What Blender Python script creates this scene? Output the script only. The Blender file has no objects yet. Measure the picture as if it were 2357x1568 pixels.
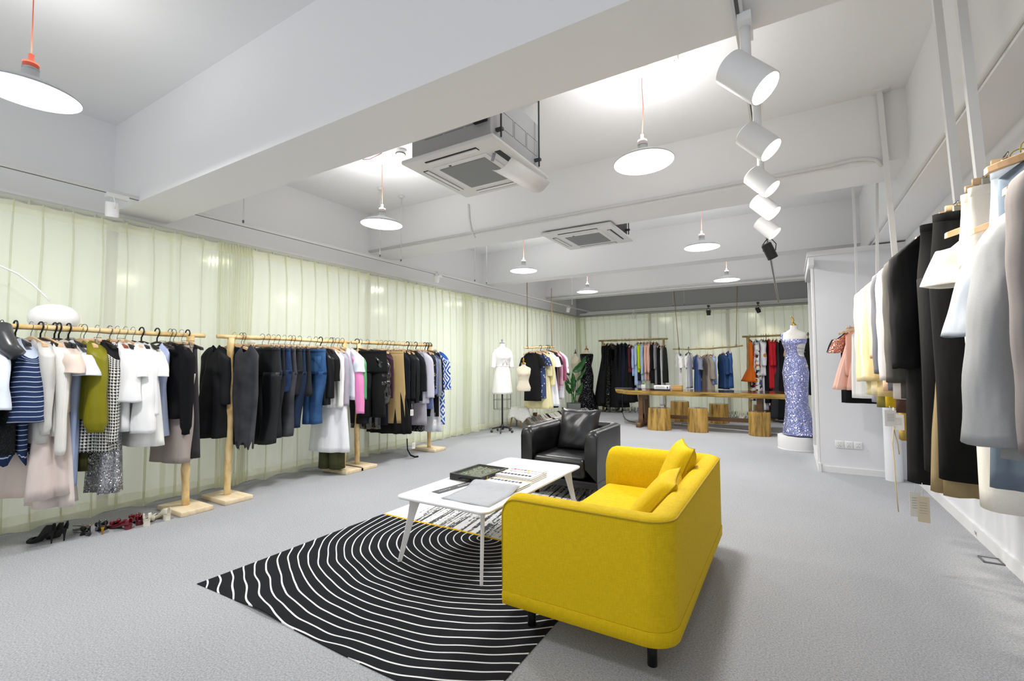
import bpy, math, random
from mathutils import Vector, Matrix
PI = math.pi
R = random.Random(7)
scene = bpy.context.scene
COL = scene.collection

# ---------------------------------------------------------------- camera
CX, CY, F = 1178.5, 784.0, 1067.495
RM = Matrix(((0.85843611, 0.02926214, -0.51208512),
             (0.51290055, -0.04016449, 0.85750793),
             (-0.00452488, 0.99876451, 0.04948722)))
CAM = Vector((0, 0, 1.3))
cd = bpy.data.cameras.new('camera')
cd.sensor_fit = 'HORIZONTAL'; cd.sensor_width = 36.0
cd.lens = 36.0 * F / 2357.0
cd.clip_start = 0.02; cd.clip_end = 100
cam = bpy.data.objects.new('camera', cd)
COL.objects.link(cam)
m4 = Matrix.Identity(4)
for i in range(3):
    m4[i][0] = RM[i][0]; m4[i][1] = RM[i][1]; m4[i][2] = -RM[i][2]; m4[i][3] = CAM[i]
cam.matrix_world = m4
scene.camera = cam

# ---------------------------------------------------------------- world, exposure, large lights
world = bpy.data.worlds.new('world'); scene.world = world
world.use_nodes = True
world.node_tree.nodes['Background'].inputs[0].default_value = (0.93, 0.96, 1.0, 1)
world.node_tree.nodes['Background'].inputs[1].default_value = 1.02
scene.view_settings.view_transform = 'Standard'
scene.view_settings.look = 'None'
scene.view_settings.exposure = 0.08
scene.view_settings.gamma = 1.0
scene.view_settings.use_curve_mapping = False
scene.cycles.max_bounces = 8
scene.cycles.transparent_max_bounces = 12
scene.cycles.sample_clamp_indirect = 6
scene.cycles.caustics_reflective = False
scene.cycles.caustics_refractive = False
scene.cycles.use_denoising = True

PEND_W = 38.0      # watts of each pendant lamp
SPOT_W = 105.0      # watts of each track spot
RACK_W = 190.0     # warm spots over the right hand rail


def at(px, py, ax, v):
    """the point of the plane ax = v seen at a place of the 2357 x 1568 photograph"""
    d = RM @ Vector((px - CX, -(py - CY), F))
    i = 'xyz'.index(ax)
    return CAM + d * ((v - CAM[i]) / d[i])


# ---------------------------------------------------------------- colours and materials
def lin(h):
    h = h.lstrip('#')
    c = [int(h[i:i + 2], 16) / 255 for i in (0, 2, 4)]
    return tuple(x / 12.92 if x <= .04045 else ((x + .055) / 1.055) ** 2.4 for x in c) + (1,)


class NT:
    def __init__(s, name):
        s.m = bpy.data.materials.new(name); s.m.use_nodes = True
        s.t = s.m.node_tree; s.b = s.t.nodes['Principled BSDF']
        s.out = s.t.nodes['Material Output']

    def n(s, typ, props=None, **inp):
        o = s.t.nodes.new(typ)
        for k, v in (props or {}).items():
            setattr(o, k, v)
        for k, v in inp.items():
            key = int(k[1:]) if k[0] == '_' else k.replace('_', ' ')
            s.put(o.inputs[key], v)
        return o

    def put(s, sock, v):
        if isinstance(v, bpy.types.NodeSocket):
            s.t.links.new(v, sock)
        elif isinstance(v, bpy.types.Node):
            s.t.links.new(v.outputs[0], sock)
        else:
            sock.default_value = v

    def math(s, op, a, b=0.0, c=0.0):
        return s.n('ShaderNodeMath', dict(operation=op), _0=a, _1=b, _2=c).outputs[0]

    def mix(s, f, a, b):
        o = s.t.nodes.new('ShaderNodeMix'); o.data_type = 'RGBA'
        s.put(o.inputs[0], f); s.put(o.inputs[6], a); s.put(o.inputs[7], b)
        return o.outputs[2]

    def ramp(s, f, pts, const=False):
        o = s.t.nodes.new('ShaderNodeValToRGB')
        e = o.color_ramp.elements
        while len(e) < len(pts): e.new(0.5)
        for el, (p, c) in zip(e, pts):
            el.position = p; el.color = c
        if const: o.color_ramp.interpolation = 'CONSTANT'
        s.put(o.inputs[0], f)
        return o.outputs[0]

    def co(s, kind='Object'):
        return s.n('ShaderNodeTexCoord').outputs[kind]

    def sep(s, v):
        o = s.n('ShaderNodeSeparateXYZ', _0=v); return o.outputs

    def noise(s, v, scale, detail=2.0, rough=.5, dim='3D'):
        return s.n('ShaderNodeTexNoise', dict(noise_dimensions=dim), Vector=v, Scale=scale, Detail=detail, Roughness=rough).outputs[0]

    def bump(s, h, strength=.3, dist=.01):
        o = s.n('ShaderNodeBump', Strength=strength, Distance=dist, Height=h)
        s.put(s.b.inputs['Normal'], o.outputs[0])

    def base(s, v): s.put(s.b.inputs['Base Color'], v)


MATS = {}


def mat(name, col='#ffffff', rough=.6, metal=0.0, spec=.5, bump=None, coat=0, sheen=0, var=0, emit=None):
    """plain procedural material; bump = (scale, strength), var = brightness variation"""
    if name in MATS: return MATS[name]
    w = NT(name); b = w.b
    b.inputs['Base Color'].default_value = lin(col)
    b.inputs['Roughness'].default_value = rough
    b.inputs['Metallic'].default_value = metal
    b.inputs['Specular IOR Level'].default_value = spec
    if coat: b.inputs['Coat Weight'].default_value = coat; b.inputs['Coat Roughness'].default_value = .08
    if sheen: b.inputs['Sheen Weight'].default_value = sheen
    if var:
        n = w.noise(w.co(), 6, 3)
        k = w.math('MULTIPLY_ADD', n, 2 * var, 1 - var)
        h = w.n('ShaderNodeHueSaturation', Value=k, Color=lin(col))
        w.base(h.outputs[0])
    if bump:
        w.bump(w.noise(w.co(), bump[0], 3), bump[1], .004)
    if emit:
        b.inputs['Emission Color'].default_value = lin(emit[0]); b.inputs['Emission Strength'].default_value = emit[1]
    MATS[name] = w.m
    return w.m


def cloth(col, rough=.85, spec=.25, kind='plain', col2='#ffffff', scale=1.0, col3='#888888'):
    key = 'cloth %s %s %s %s %.2f' % (kind, col, col2, col3, rough)
    if key in MATS: return MATS[key]
    w = NT(key); b = w.b
    b.inputs['Roughness'].default_value = rough
    b.inputs['Specular IOR Level'].default_value = spec
    uv = w.co('UV'); ob = w.co('Object')
    A, B = lin(col), lin(col2)
    u, v = w.sep(uv)[0], w.sep(uv)[1]
    fold = w.noise(w.n('ShaderNodeMapping', Vector=ob, Scale=(14, 14, 3)).outputs[0], 1.0, 2)
    height = w.math('MULTIPLY', fold, 1.0)
    bs, bd = .35, .03

    def band(x, per, width, off=0.0):
        f = w.math('FRACT', w.math('MULTIPLY_ADD', x, 1 / per, off))
        return w.math('LESS_THAN', f, width)
    if kind == 'plain':
        n = w.noise(uv, 220, 2)
        h = w.n('ShaderNodeHueSaturation', Value=w.math('MULTIPLY_ADD', n, .16, .92), Color=A)
        w.base(h.outputs[0])
    elif kind == 'stripe':       # level stripes
        w.base(w.mix(band(v, .026 * scale, .16), A, B))
    elif kind == 'vstripe':
        w.base(w.mix(band(u, .022 * scale, .45), A, B))
    elif kind == 'gingham':
        a = band(u, .016 * scale, .5); c = band(v, .016 * scale, .5)
        s_ = w.math('MULTIPLY', w.math('ADD', a, c), .5)
        w.base(w.mix(s_, A, B))
    elif kind == 'houndstooth':
        a = band(u, .024 * scale, .5); c = band(v, .024 * scale, .5)
        d = band(w.math('ADD', u, v), .012 * scale, .5)
        both = w.math('MULTIPLY', a, c)
        one = w.math('MULTIPLY', w.math('ABSOLUTE', w.math('SUBTRACT', a, c)), d)
        w.base(w.mix(w.math('MAXIMUM', both, one), A, B))
    elif kind == 'floral':
        vo = w.n('ShaderNodeTexVoronoi', Vector=uv, Scale=14 / scale, Randomness=1.0)
        wob = w.math('ADD', vo.outputs['Distance'], w.math('MULTIPLY', w.noise(uv, 60, 2), .25))
        pick = w.sep(vo.outputs['Color'])[0]
        spot = w.math('MULTIPLY', w.math('LESS_THAN', wob, .42), w.math('GREATER_THAN', pick, .45))
        heart = w.math('LESS_THAN', wob, .24)
        c = w.mix(heart, B, lin(col3))
        w.base(w.mix(spot, A, c))
    elif kind == 'collage':
        vo = w.n('ShaderNodeTexVoronoi', Vector=w.n('ShaderNodeVectorMath', dict(operation='ADD'), _0=uv, _1=w.n('ShaderNodeVectorMath', dict(operation='SCALE'), _0=w.n('ShaderNodeTexNoise', Vector=uv, Scale=25.0).outputs[1], Scale=.06).outputs[0]).outputs[0], Scale=17 / scale)
        pick = w.sep(vo.outputs['Color'])[0]
        w.base(w.ramp(pick, [(0, lin('#eceae6')), (.34, lin('#23242c')), (.5, lin('#b8bcc8')), (.62, lin('#c23a2a')), (.72, lin('#e9e4da')), (.84, lin('#4a5d92')), (.93, lin('#d98b2b'))], True))
    elif kind == 'ikat':
        vo = w.n('ShaderNodeTexVoronoi', dict(distance='MANHATTAN'), Vector=w.n('ShaderNodeMapping', Vector=uv, Scale=(6, 4.4, 1)).outputs[0], Scale=1.0, Randomness=.25)
        d = w.math('ADD', vo.outputs['Distance'], w.math('MULTIPLY', w.noise(uv, 70, 2), .12))
        f = w.math('FRACT', w.math('MULTIPLY', d, 3.2))
        w.base(w.mix(w.math('LESS_THAN', f, .5), A, B))
    elif kind == 'sequin':
        vo = w.n('ShaderNodeTexVoronoi', Vector=uv, Scale=150 / scale, Randomness=1.0)
        px = w.sep(vo.outputs['Color'])
        cc = w.mix(px[0], A, B)
        cc = w.mix(w.math('GREATER_THAN', px[2], .93), cc, lin(col3))
        w.base(cc)
        nn = w.n('ShaderNodeVectorMath', dict(operation='SUBTRACT'), _0=vo.outputs['Color'], _1=(.5, .5, .5))
        ge = w.n('ShaderNodeNewGeometry').outputs['Normal']
        ns = w.n('ShaderNodeVectorMath', dict(operation='SCALE'), _0=nn.outputs[0], Scale=1.1)
        ad = w.n('ShaderNodeVectorMath', dict(operation='ADD'), _0=ge, _1=ns.outputs[0])
        no = w.n('ShaderNodeVectorMath', dict(operation='NORMALIZE'), _0=ad.outputs[0])
        w.put(b.inputs['Normal'], no.outputs[0])
        b.inputs['Metallic'].default_value = .75; b.inputs['Roughness'].default_value = .22
    elif kind == 'denim':
        n = w.noise(w.n('ShaderNodeMapping', Vector=uv, Scale=(400, 60, 1)).outputs[0], 1, 2)
        n2 = w.noise(ob, 5, 2)
        k = w.math('ADD', w.math('MULTIPLY', n, .35), w.math('MULTIPLY', w.math('SUBTRACT', n2, .35), 1.3))
        w.base(w.mix(k, A, B))
    elif kind == 'rib':
        wv = w.math('SINE', w.math('MULTIPLY', u, 2 * PI / (.012 * scale)))
        w.base(A); height = w.math('ADD', height, w.math('MULTIPLY', wv, .1))
    elif kind == 'lace':
        vo = w.n('ShaderNodeTexVoronoi', Vector=uv, Scale=60 / scale)
        w.base(w.mix(w.math('LESS_THAN', vo.outputs['Distance'], .3), A, B))
    elif kind == 'eyelet':
        w.base(A)
        vo = w.n('ShaderNodeTexVoronoi', Vector=uv, Scale=45 / scale)
        height = w.math('ADD', height, w.math('MULTIPLY', w.math('LESS_THAN', vo.outputs['Distance'], .35), .25))
    if kind != 'sequin':
        w.bump(height, bs, bd)
    MATS[key] = w.m
    return w.m


# ---------------------------------------------------------------- mesh helpers
class MB:
    def __init__(s): s.v = []; s.f = []; s.uv = {}; s.mi = []

    def add(s, vs, fs, M=None, uv=None, mi=0):
        o = len(s.v)
        s.v += [tuple(M @ Vector(p)) for p in vs] if M else [tuple(p) for p in vs]
        for k, f in enumerate(fs):
            if uv: s.uv[len(s.f)] = uv[k]
            s.f.append(tuple(i + o for i in f)); s.mi.append(mi)
        return s

    def box(s, c, d, M=None, rz=0, mi=0):
        x, y, z = d[0] / 2, d[1] / 2, d[2] / 2
        vs = [Vector((a, b, e)) for e in (-z, z) for b in (-y, y) for a in (-x, x)]
        if rz: vs = [Matrix.Rotation(rz, 3, 'Z') @ p for p in vs]
        vs = [p + Vector(c) for p in vs]
        return s.add(vs, [(0, 2, 3, 1), (4, 5, 7, 6), (0, 1, 5, 4), (2, 6, 7, 3), (0, 4, 6, 2), (1, 3, 7, 5)], M, mi=mi)

    def rbox(s, c, d, r=.01, seg=3, M=None, mi=0):
        """box with rounded edges: a superellipsoid grid mapped to a rounded box"""
        n = seg
        hx, hy, hz = d[0] / 2, d[1] / 2, d[2] / 2
        r = min(r, hx * .999, hy * .999, hz * .999)
        ring = []
        for q in range(4):
            sx, sy = ((1, 1), (-1, 1), (-1, -1), (1, -1))[q]
            for k in range(n + 1):
                a = (q + k / n) * PI / 2
                ring.append((sx * (hx - r), sy * (hy - r), math.cos(a), math.sin(a)))
        rows = []
        for sz in (-1, 1):
            for k in range(n + 1):
                b = (-1 + k / n) * PI / 2 if sz < 0 else (k / n) * PI / 2
                rows.append((sz * (hz - r) + r * math.sin(b), r * math.cos(b)))
        vs = []; fs = []
        m = len(ring)
        for (z, rr) in rows:
            for (x, y, ca, sa) in ring:
                vs.append((c[0] + x + rr * ca, c[1] + y + rr * sa, c[2] + z))
        for i in range(len(rows) - 1):
            for j in range(m):
                k = (j + 1) % m
                fs.append((i * m + j, i * m + k, (i + 1) * m + k, (i + 1) * m + j))
        fs.append(tuple(range(m))[::-1]); fs.append(tuple((len(rows) - 1) * m + j for j in range(m)))
        return s.add(vs, fs, M, mi=mi)

    def loft(s, rings, cap=(False, False), closed=True, M=None, uvs=True, mi=0):
        n = len(rings[0]); vs = [p for r in rings for p in r]; fs = []; uv = []
        ul = []
        for r in rings[:1] + [max(rings, key=lambda q: sum((Vector(q[j]) - Vector(q[j - 1])).length for j in range(1, n)))]:
            acc = [0]
            for j in range(n):
                acc.append(acc[-1] + (Vector(r[(j + 1) % n]) - Vector(r[j])).length)
            ul = acc
        vl = [0]
        for i in range(len(rings) - 1):
            vl.append(vl[-1] + sum((Vector(rings[i + 1][j]) - Vector(rings[i][j])).length for j in range(0, n, max(1, n // 8))) / len(range(0, n, max(1, n // 8))))
        for i in range(len(rings) - 1):
            for j in range(n if closed else n - 1):
                k = (j + 1) % n
                fs.append((i * n + j, i * n + k, (i + 1) * n + k, (i + 1) * n + j))
                uv.append(((ul[j], -vl[i]), (ul[j + 1], -vl[i]), (ul[j + 1], -vl[i + 1]), (ul[j], -vl[i + 1])))
        if cap[0]: fs.append(tuple(range(n))[::-1]); uv.append([(0, 0)] * n)
        if cap[1]: fs.append(tuple((len(rings) - 1) * n + j for j in range(n))); uv.append([(0, 0)] * n)
        return s.add(vs, fs, M, uv if uvs else None, mi)

    def tube(s, pts, r, seg=10, M=None, cap=True, flat=1.0, mi=0):
        pts = [Vector(p) for p in pts]
        rr = r if isinstance(r, (list, tuple)) else [r] * len(pts)
        rings = []; up = None
        for i, p in enumerate(pts):
            t = (pts[min(i + 1, len(pts) - 1)] - pts[max(i - 1, 0)]).normalized()
            if up is None:
                up = Vector((0, 0, 1)) if abs(t.z) < .9 else Vector((1, 0, 0))
            a = t.cross(up).normalized(); b = a.cross(t).normalized(); up = b
            rings.append([p + (a * math.cos(2 * PI * k / seg) + b * flat * math.sin(2 * PI * k / seg)) * rr[i] for k in range(seg)])
        return s.loft(rings, (cap, cap), M=M, mi=mi)

    def lathe(s, prof, seg=24, M=None, cap=(False, False), mi=0):
        rings = [[(r * math.cos(2 * PI * k / seg), r * math.sin(2 * PI * k / seg), z) for k in range(seg)] for r, z in prof]
        return s.loft(rings, cap, M=M, mi=mi)

    def prism(s, poly, z0, z1, M=None, mi=0):
        n = len(poly)
        vs = [(x, y, z0) for x, y in poly] + [(x, y, z1) for x, y in poly]
        fs = [tuple(range(n))[::-1], tuple(range(n, 2 * n))] + [(i, (i + 1) % n, (i + 1) % n + n, i + n) for i in range(n)]
        return s.add(vs, fs, M, mi=mi)

    def build(s, name, m, parent=None, smooth=True, solid=0, auto=None, sub=0, loc=None, bevel=0):
        me = bpy.data.meshes.new(name)
        me.from_pydata(s.v, [], s.f)
        if s.uv:
            lay = me.uv_layers.new(name='UVMap')
            for fi, uvs in s.uv.items():
                p = me.polygons[fi]
                for k, li in enumerate(p.loop_indices):
                    lay.data[li].uv = uvs[k % len(uvs)]
        for mm in (m if isinstance(m, (list, tuple)) else [m]):
            me.materials.append(mm)
        if any(s.mi):
            me.polygons.foreach_set('material_index', s.mi)
        if smooth:
            me.polygons.foreach_set('use_smooth', [True] * len(me.polygons))
            if auto is not None:
                me.set_sharp_from_angle(angle=auto)
        o = bpy.data.objects.new(name, me)
        COL.objects.link(o)
        if parent: o.parent = parent
        if loc: o.location = loc
        if solid:
            q = o.modifiers.new('thick', 'SOLIDIFY'); q.thickness = solid; q.offset = 0
        if bevel:
            q = o.modifiers.new('bevel', 'BEVEL'); q.width = bevel; q.segments = 2
        if sub:
            q = o.modifiers.new('sub', 'SUBSURF'); q.levels = sub; q.render_levels = sub
        return o


def tag(o, label=None, cat=None, group=None, kind=None):
    if label: o['label'] = label
    if cat: o['category'] = cat
    if group: o['group'] = group
    if kind: o['kind'] = kind
    return o


def thing(name, label, cat, loc=(0, 0, 0), rz=0, group=None):
    o = bpy.data.objects.new(name, None); COL.objects.link(o)
    o.empty_display_size = .1
    o.location = loc; o.rotation_euler = (0, 0, rz)
    return tag(o, label, cat, group)


def struct(name, mb, m, parent=None, **k):
    o = mb.build(name, m, parent, smooth=False, **k)
    if not parent: o['kind'] = 'structure'
    return o


def kids(o): return [c for c in bpy.data.objects if c.parent == o]


KID = {}


def dup(root, loc, rz=None, label=None, group=None, scale=None):
    if root.name not in KID:
        KID[root.name] = [(c, kids(c)) for c in kids(root)]
    r = root.copy(); COL.objects.link(r); r.location = loc
    if rz is not None: r.rotation_euler = (0, 0, rz)
    if scale: r.scale = scale
    if label: r['label'] = label
    if group: r['group'] = group
    for ch, gs in KID[root.name]:
        c = ch.copy(); COL.objects.link(c); c.parent = r
        for g in gs:
            d = g.copy(); COL.objects.link(d); d.parent = c
    return r


def arc(cx, cz, r, a0, a1, n, plane='xz', y=0):
    out = []
    for k in range(n + 1):
        a = a0 + (a1 - a0) * k / n
        p = (cx + r * math.cos(a), cz + r * math.sin(a))
        out.append((p[0], y, p[1]) if plane == 'xz' else (y, p[0], p[1]) if plane == 'yz' else (p[0], p[1], y))
    return out


def lerp(tab, t):
    """piecewise linear table ((t, v...), ...)"""
    for a, b in zip(tab, tab[1:]):
        if t <= b[0]:
            k = (t - a[0]) / (b[0] - a[0] + 1e-9)
            k = max(0, min(1, k))
            return [x + (y - x) * k for x, y in zip(a[1:], b[1:])]
    return list(tab[-1][1:])


def sm(t):
    t = max(0., min(1., t)); return t * t * (3 - 2 * t)
# ================================================================ the room
ZC = 3.52; XL = -5.30; XR = 1.16; YB = 12.55; Y0 = -3.0
plaster = mat('white wall paint', '#f3f3f4', .9, bump=(9, .05), spec=.2)
plaster_wall = mat('white wall paint smooth', '#e6e7ea', .85, spec=.3)
white_gloss = mat('white lacquer', '#eeeeee', .35)
white_matte = mat('white plastic', '#e8e8e8', .5)

# carpet
w = NT('grey loop carpet')
o3 = w.co()
n1 = w.noise(o3, 120, 3, .8); n2 = w.noise(o3, 1.1, 3); n3 = w.noise(o3, 300, 1)
k = w.math('ADD', w.math('MULTIPLY', w.math('SUBTRACT', n1, .5), 3.0), w.math('ADD', w.math('MULTIPLY', n2, .3), .42))
w.base(w.mix(k, lin('#8d8f93'), lin('#c3c4c7')))
w.b.inputs['Roughness'].default_value = 1; w.b.inputs['Specular IOR Level'].default_value = .1
w.bump(w.math('ADD', n3, n1), .5, .006)
carpet = w.m

struct('floor', MB().box(((XL + 4.0) / 2 - .2, (Y0 + YB) / 2, -.05), (4.0 - XL + .4, YB - Y0, .1)), carpet)
struct('ceiling', MB().box((-2.0, (Y0 + YB) / 2, ZC + .05), (6.9, YB - Y0, .1)), plaster)
struct('wall_left', MB().box((XL - .06, (Y0 + YB) / 2, ZC / 2), (.12, YB - Y0, ZC)), plaster)
struct('wall_back', MB().box((-2.0, YB + .06, ZC / 2), (6.9, .12, ZC)), mat('grey paint and wall shade', '#bfc0c2', .9, spec=.2))  # shade on this wall is put into its greyer colour
struct('wall_right', MB().box((XR + .06, (Y0 + YB) / 2 + .9, ZC / 2), (.12, YB - Y0 - 1.8, ZC)), plaster_wall)
# beams
struct('trim_1', MB().box(((XL + XR) / 2, 1.945, (2.71 + ZC) / 2), (XR - XL, .43, ZC - 2.71)), plaster)
struct('trim_2', MB().box(((XL + XR) / 2, 4.77 + .27, (2.94 + ZC) / 2), (XR - XL, .54, ZC - 2.94)), plaster)
struct('trim_3', MB().box(((XL + XR) / 2, 7.7 + .15, (2.9 + ZC) / 2), (XR - XL, .3, ZC - 2.9)), plaster)
struct('trim_4', MB().box(((XL + XR) / 2, 10.6 + .15, (2.93 + ZC) / 2), (XR - XL, .3, ZC - 2.93)), plaster)
struct('trim_5', MB().box(((.87 + XR) / 2 , (Y0 + 7.8) / 2, (2.67 + ZC) / 2), (XR - .87, 7.8 - Y0, ZC - 2.67)), plaster)
# strip along beam edges (cable ducts)
d = mat('cable duct white', '#e4e4e2', .5)
for nm, pts, r in (('trim_6', [(XL, 4.755, 2.965), (.35, 4.755, 2.985), (.5, 4.755, 3.0), (.6, 4.75, 2.985), (.66, 4.75, 2.96), (.70, 4.75, 2.9)], .016),
                   ('trim_7', [(XL, 10.58, 2.97), (XR, 10.58, 2.985)], .014),
                   ('trim_8', [(.86, Y0, 2.70), (.86, 7.7, 2.70)], .014),
                   ('trim_9', [(XL, 2.15, 2.72), (.86, 2.15, 2.72)], .008)):
    tag(MB().tube(pts, r, 6).build(nm, d), kind='structure')
# partition box with a mirror side
BX0, BY0, BY1, BZ = .287, 6.7, 7.95, 2.64
struct('wall_partition', MB().box(((BX0 + XR) / 2, (BY0 + BY1) / 2, BZ / 2), (XR - BX0, BY1 - BY0, BZ)), plaster_wall)
struct('trim_10', MB().box(((BX0 + XR) / 2 - .02, (BY0 + BY1) / 2, BZ - .02), (XR - BX0 + .09, BY1 - BY0 + .02, .06)), white_matte)
tag(MB().lathe([(.078, 0), (.078, 1.88), (.06, 1.9), (.001, 1.9)], 24).build('trim_11', plaster_wall, loc=(.95, 6.57, 0)), kind='structure')
base = mat('white skirting', '#e9e9e9', .6)
struct('baseboard_partition', MB().box((.62, BY0 - .008, .035), (.68, .016, .07)), base)
struct('baseboard_side', MB().box((BX0 - .012, 7.3, .05), (.03, 1.28, .10)), base)
# worn skirting along the right wall
w = NT('chipped skirting')
n = w.noise(w.co(), 16, 6, .7)
zz = w.sep(w.co())[2]
n2 = w.noise(w.n('ShaderNodeMapping', Vector=w.co(), Scale=(1, .9, 1)).outputs[0], 1.3, 1)
f = w.math('MULTIPLY', w.math('GREATER_THAN', n, .60), w.math('GREATER_THAN', n2, .5))
w.base(w.mix(f, lin('#ececec'), lin('#8f8a84')))
struct('baseboard_right', MB().box((XR - .009, 3.5, .045), (.018, 6.1, .09)), w.m)

# mirror on the side of the partition, white frame
mir = thing('wall_mirror', 'tall mirror in a white frame on the side of the partition, behind the pedestal', 'mirror', (BX0, 7.3, .1))
MB().box((-.006, 0, 1.22), (.008, 1.12, 2.4)).build('mirror_glass', mat('mirror glass', '#e8ecec', .02, 1.0), mir, smooth=False)
fr = MB()
for y in (-.58, .58): fr.box((-.016, y, 1.23), (.03, .045, 2.48))
for z in (.01, 2.45): fr.box((-.016, 0, z), (.03, 1.2, .045))
fr.box((-.03, -.1, 2.40), (.06, 1.34, .1))
fr.build('frame', white_gloss, mir, smooth=False, bevel=.004)

# windows behind the sheers: pale panes that mirror the lamps
pane = NT('window pane with added glow'); pane.b.inputs['Base Color'].default_value = lin('#e4e9e6')
pane.b.inputs['Emission Color'].default_value = lin('#f6f8f6'); pane.b.inputs['Emission Strength'].default_value = .24  # faint glow added to the panes to brighten the sheers
pane.b.inputs['Roughness'].default_value = .12; pane.b.inputs['Specular IOR Level'].default_value = .8
ys = [(-1.0, 1.7), (1.74, 4.7), (4.74, 7.6), (7.72, 10.5), (10.56, 12.5)]
for i, (a, b) in enumerate(ys):
    o = struct('window_%d' % (i + 1), MB().box((XL + .012, (a + b) / 2, 1.31), (.02, b - a, 2.6)), pane.m)
    f2 = MB()
    for y in (a, b): f2.box((XL + .02, y, 1.3), (.04, .04, 2.6))
    for z in (.02, 2.60): f2.box((XL + .02, (a + b) / 2, z), (.05, b - a, .05))
    f2.build('window_frame', white_matte, o, smooth=False)
for i, (a, b) in enumerate([(-5.28, -3.2), (-3.16, -1.3), (-1.26, 1.1)]):
    o = struct('window_%d' % (i + 6), MB().box(((a + b) / 2, YB - .012, 1.31), (b - a, .02, 2.6)), pane.m)
    f2 = MB()
    for x in (a, b): f2.box((x, YB - .02, 1.3), (.04, .04, 2.6))
    f2.build('window_frame', white_matte, o, smooth=False)

# ---------------------------------------------------------------- sheer curtains
w = NT('pale green sheer')
z = w.sep(w.co())[2]
hem = w.math('MAXIMUM', w.math('LESS_THAN', z, .14), w.math('GREATER_THAN', z, 2.50))
colr = w.mix(hem, lin('#efefed'), lin('#f1f2dd'))
dif = w.n('ShaderNodeBsdfDiffuse', Color=colr)
tl = w.n('ShaderNodeBsdfTranslucent', Color=colr)
tr = w.n('ShaderNodeBsdfTransparent', Color=lin('#fafceb'))
s1 = w.n('ShaderNodeMixShader', _0=.45, _1=dif, _2=tl)
al = w.math('MULTIPLY_ADD', hem, .22, .48)
s2 = w.n('ShaderNodeMixShader', _0=al, _1=tr, _2=s1)
w.put(w.out.inputs['Surface'], s2.outputs[0])
sheer = w.m


def curtain(name, label, p0, p1, ztop, zbot, seed, dens=()):
    rr = random.Random(seed)
    L = (Vector(p1) - Vector(p0)).length; d = (Vector(p1) - Vector(p0)) / L
    nrm = Vector((d.y, -d.x, 0)) if True else None
    # pleats
    pl = []; y = rr.uniform(.02, .1)
    while y < L:
        near = any(abs(y - q) < .16 for q in dens)
        pl.append(y); y += (rr.uniform(.022, .04) if near else rr.uniform(.165, .205))
    ph = [rr.uniform(0, 6.28) for _ in range(8)]
    wand = [(rr.uniform(-.05, .05)) for _ in pl]
    rows = [ztop, ztop - .03, ztop - .10, ztop - .16, ztop - .3, ztop - .55, ztop - .9, ztop - 1.3, ztop - 1.7, ztop - 2.1, .16, .14, .07, zbot]
    us = []
    prev = 0
    for q in pl + [L]:
        g_ = q - prev; wz = min(.022, g_ * .3)
        us += [prev + wz * (i / 6) for i in range(7)]
        k = max(2, int((g_ - 2 * wz) / .016))
        us += [prev + wz + (g_ - 2 * wz) * i / k for i in range(1, k)]
        us += [q - wz * (1 - i / 6) for i in range(6)]
        prev = q
    us.append(L)
    import bisect
    vs = []; n = len(us)
    for r_, zz_ in enumerate(rows):
        dz = (ztop - zz_) / (ztop - zbot)
        for u in us:
            i = bisect.bisect_right(pl, u) - 1
            a = pl[i] if i >= 0 else -.18
            b = pl[i + 1] if i + 1 < len(pl) else L + .1
            t = (u - a) / (b - a)
            pinch = max(0, 1 - min(t, 1 - t) * (b - a) / (.014 + .022 * sm(dz * 2)))
            soft = math.cos(2 * PI * t)
            top = 1 - sm(dz / .12)
            amp = min(1, (b - a) / .18 + .35)
            wob = math.sin(u * 9 + ph[0] + dz * 2.0) * .012 + math.sin(u * 23 + ph[1] - dz * 3) * .010 + math.sin(u * 41 + ph[2] + dz * 2) * .006
            off = pinch * (.034 * top + .030 * (1 - top)) + (soft * .5 + .5) * (.006 * top + .022 * (1 - top)) * amp + wob * (1 - top) * sm(dz * 2)
            off += math.sin(u * 2.1 + ph[3]) * .012
            dpl = t * (b - a) if t < .5 else (t - 1) * (b - a)
            wz = min(.022, (b - a) * .3)
            fold = -.017 * math.sin(PI * max(-1, min(1, dpl / wz))) * (.8 + .35 * dz)
            sh = fold + math.sin(u * 31 + ph[4] + dz * 4) * .012 * (1 - top)
            lift = .012 * math.sin(u * 17 + ph[5]) if r_ == len(rows) - 1 else (-.012 * (math.sin(PI * t) if r_ == 0 else 0))
            p = Vector(p0) + d * (u + sh) + nrm * off
            vs.append((p.x, p.y, zz_ + lift))
    fs = [(i * n + j, i * n + j + 1, (i + 1) * n + j + 1, (i + 1) * n + j) for i in range(len(rows) - 1) for j in range(n - 1)]
    o = MB().add(vs, fs).build(name, sheer)
    return tag(o, label, 'curtain', 'sheer curtains along the walls')


XC = -5.17; YCB = 12.42
curtain('sheer_curtain', 'pale green sheer curtain behind the first left rail, nearest the camera', (XC, -1.2, 0), (XC, 2.16, 0), 2.60, .02, 1)
curtain('sheer_curtain', 'pale green sheer curtain gathered thickly between the first two left rails', (XC + .02, 2.12, 0), (XC + .02, 4.6, 0), 2.60, .02, 2, dens=(.62,))
curtain('sheer_curtain', 'pale green sheer curtain behind the third rail of the left row', (XC, 4.58, 0), (XC, 6.9, 0), 2.60, .02, 3, dens=(2.25,))
curtain('sheer_curtain', 'pale green sheer curtain behind the white dress form and hanging swing rail', (XC + .01, 6.86, 0), (XC + .01, YCB, 0), 2.60, .02, 4, dens=(.06, 5.4))
curtain('sheer_curtain', 'pale green sheer curtain along the back wall, from the corner to mid wall', (-1.9, YCB, 0), (XC, YCB, 0), 2.60, .02, 5, dens=(3.2,))
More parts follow.
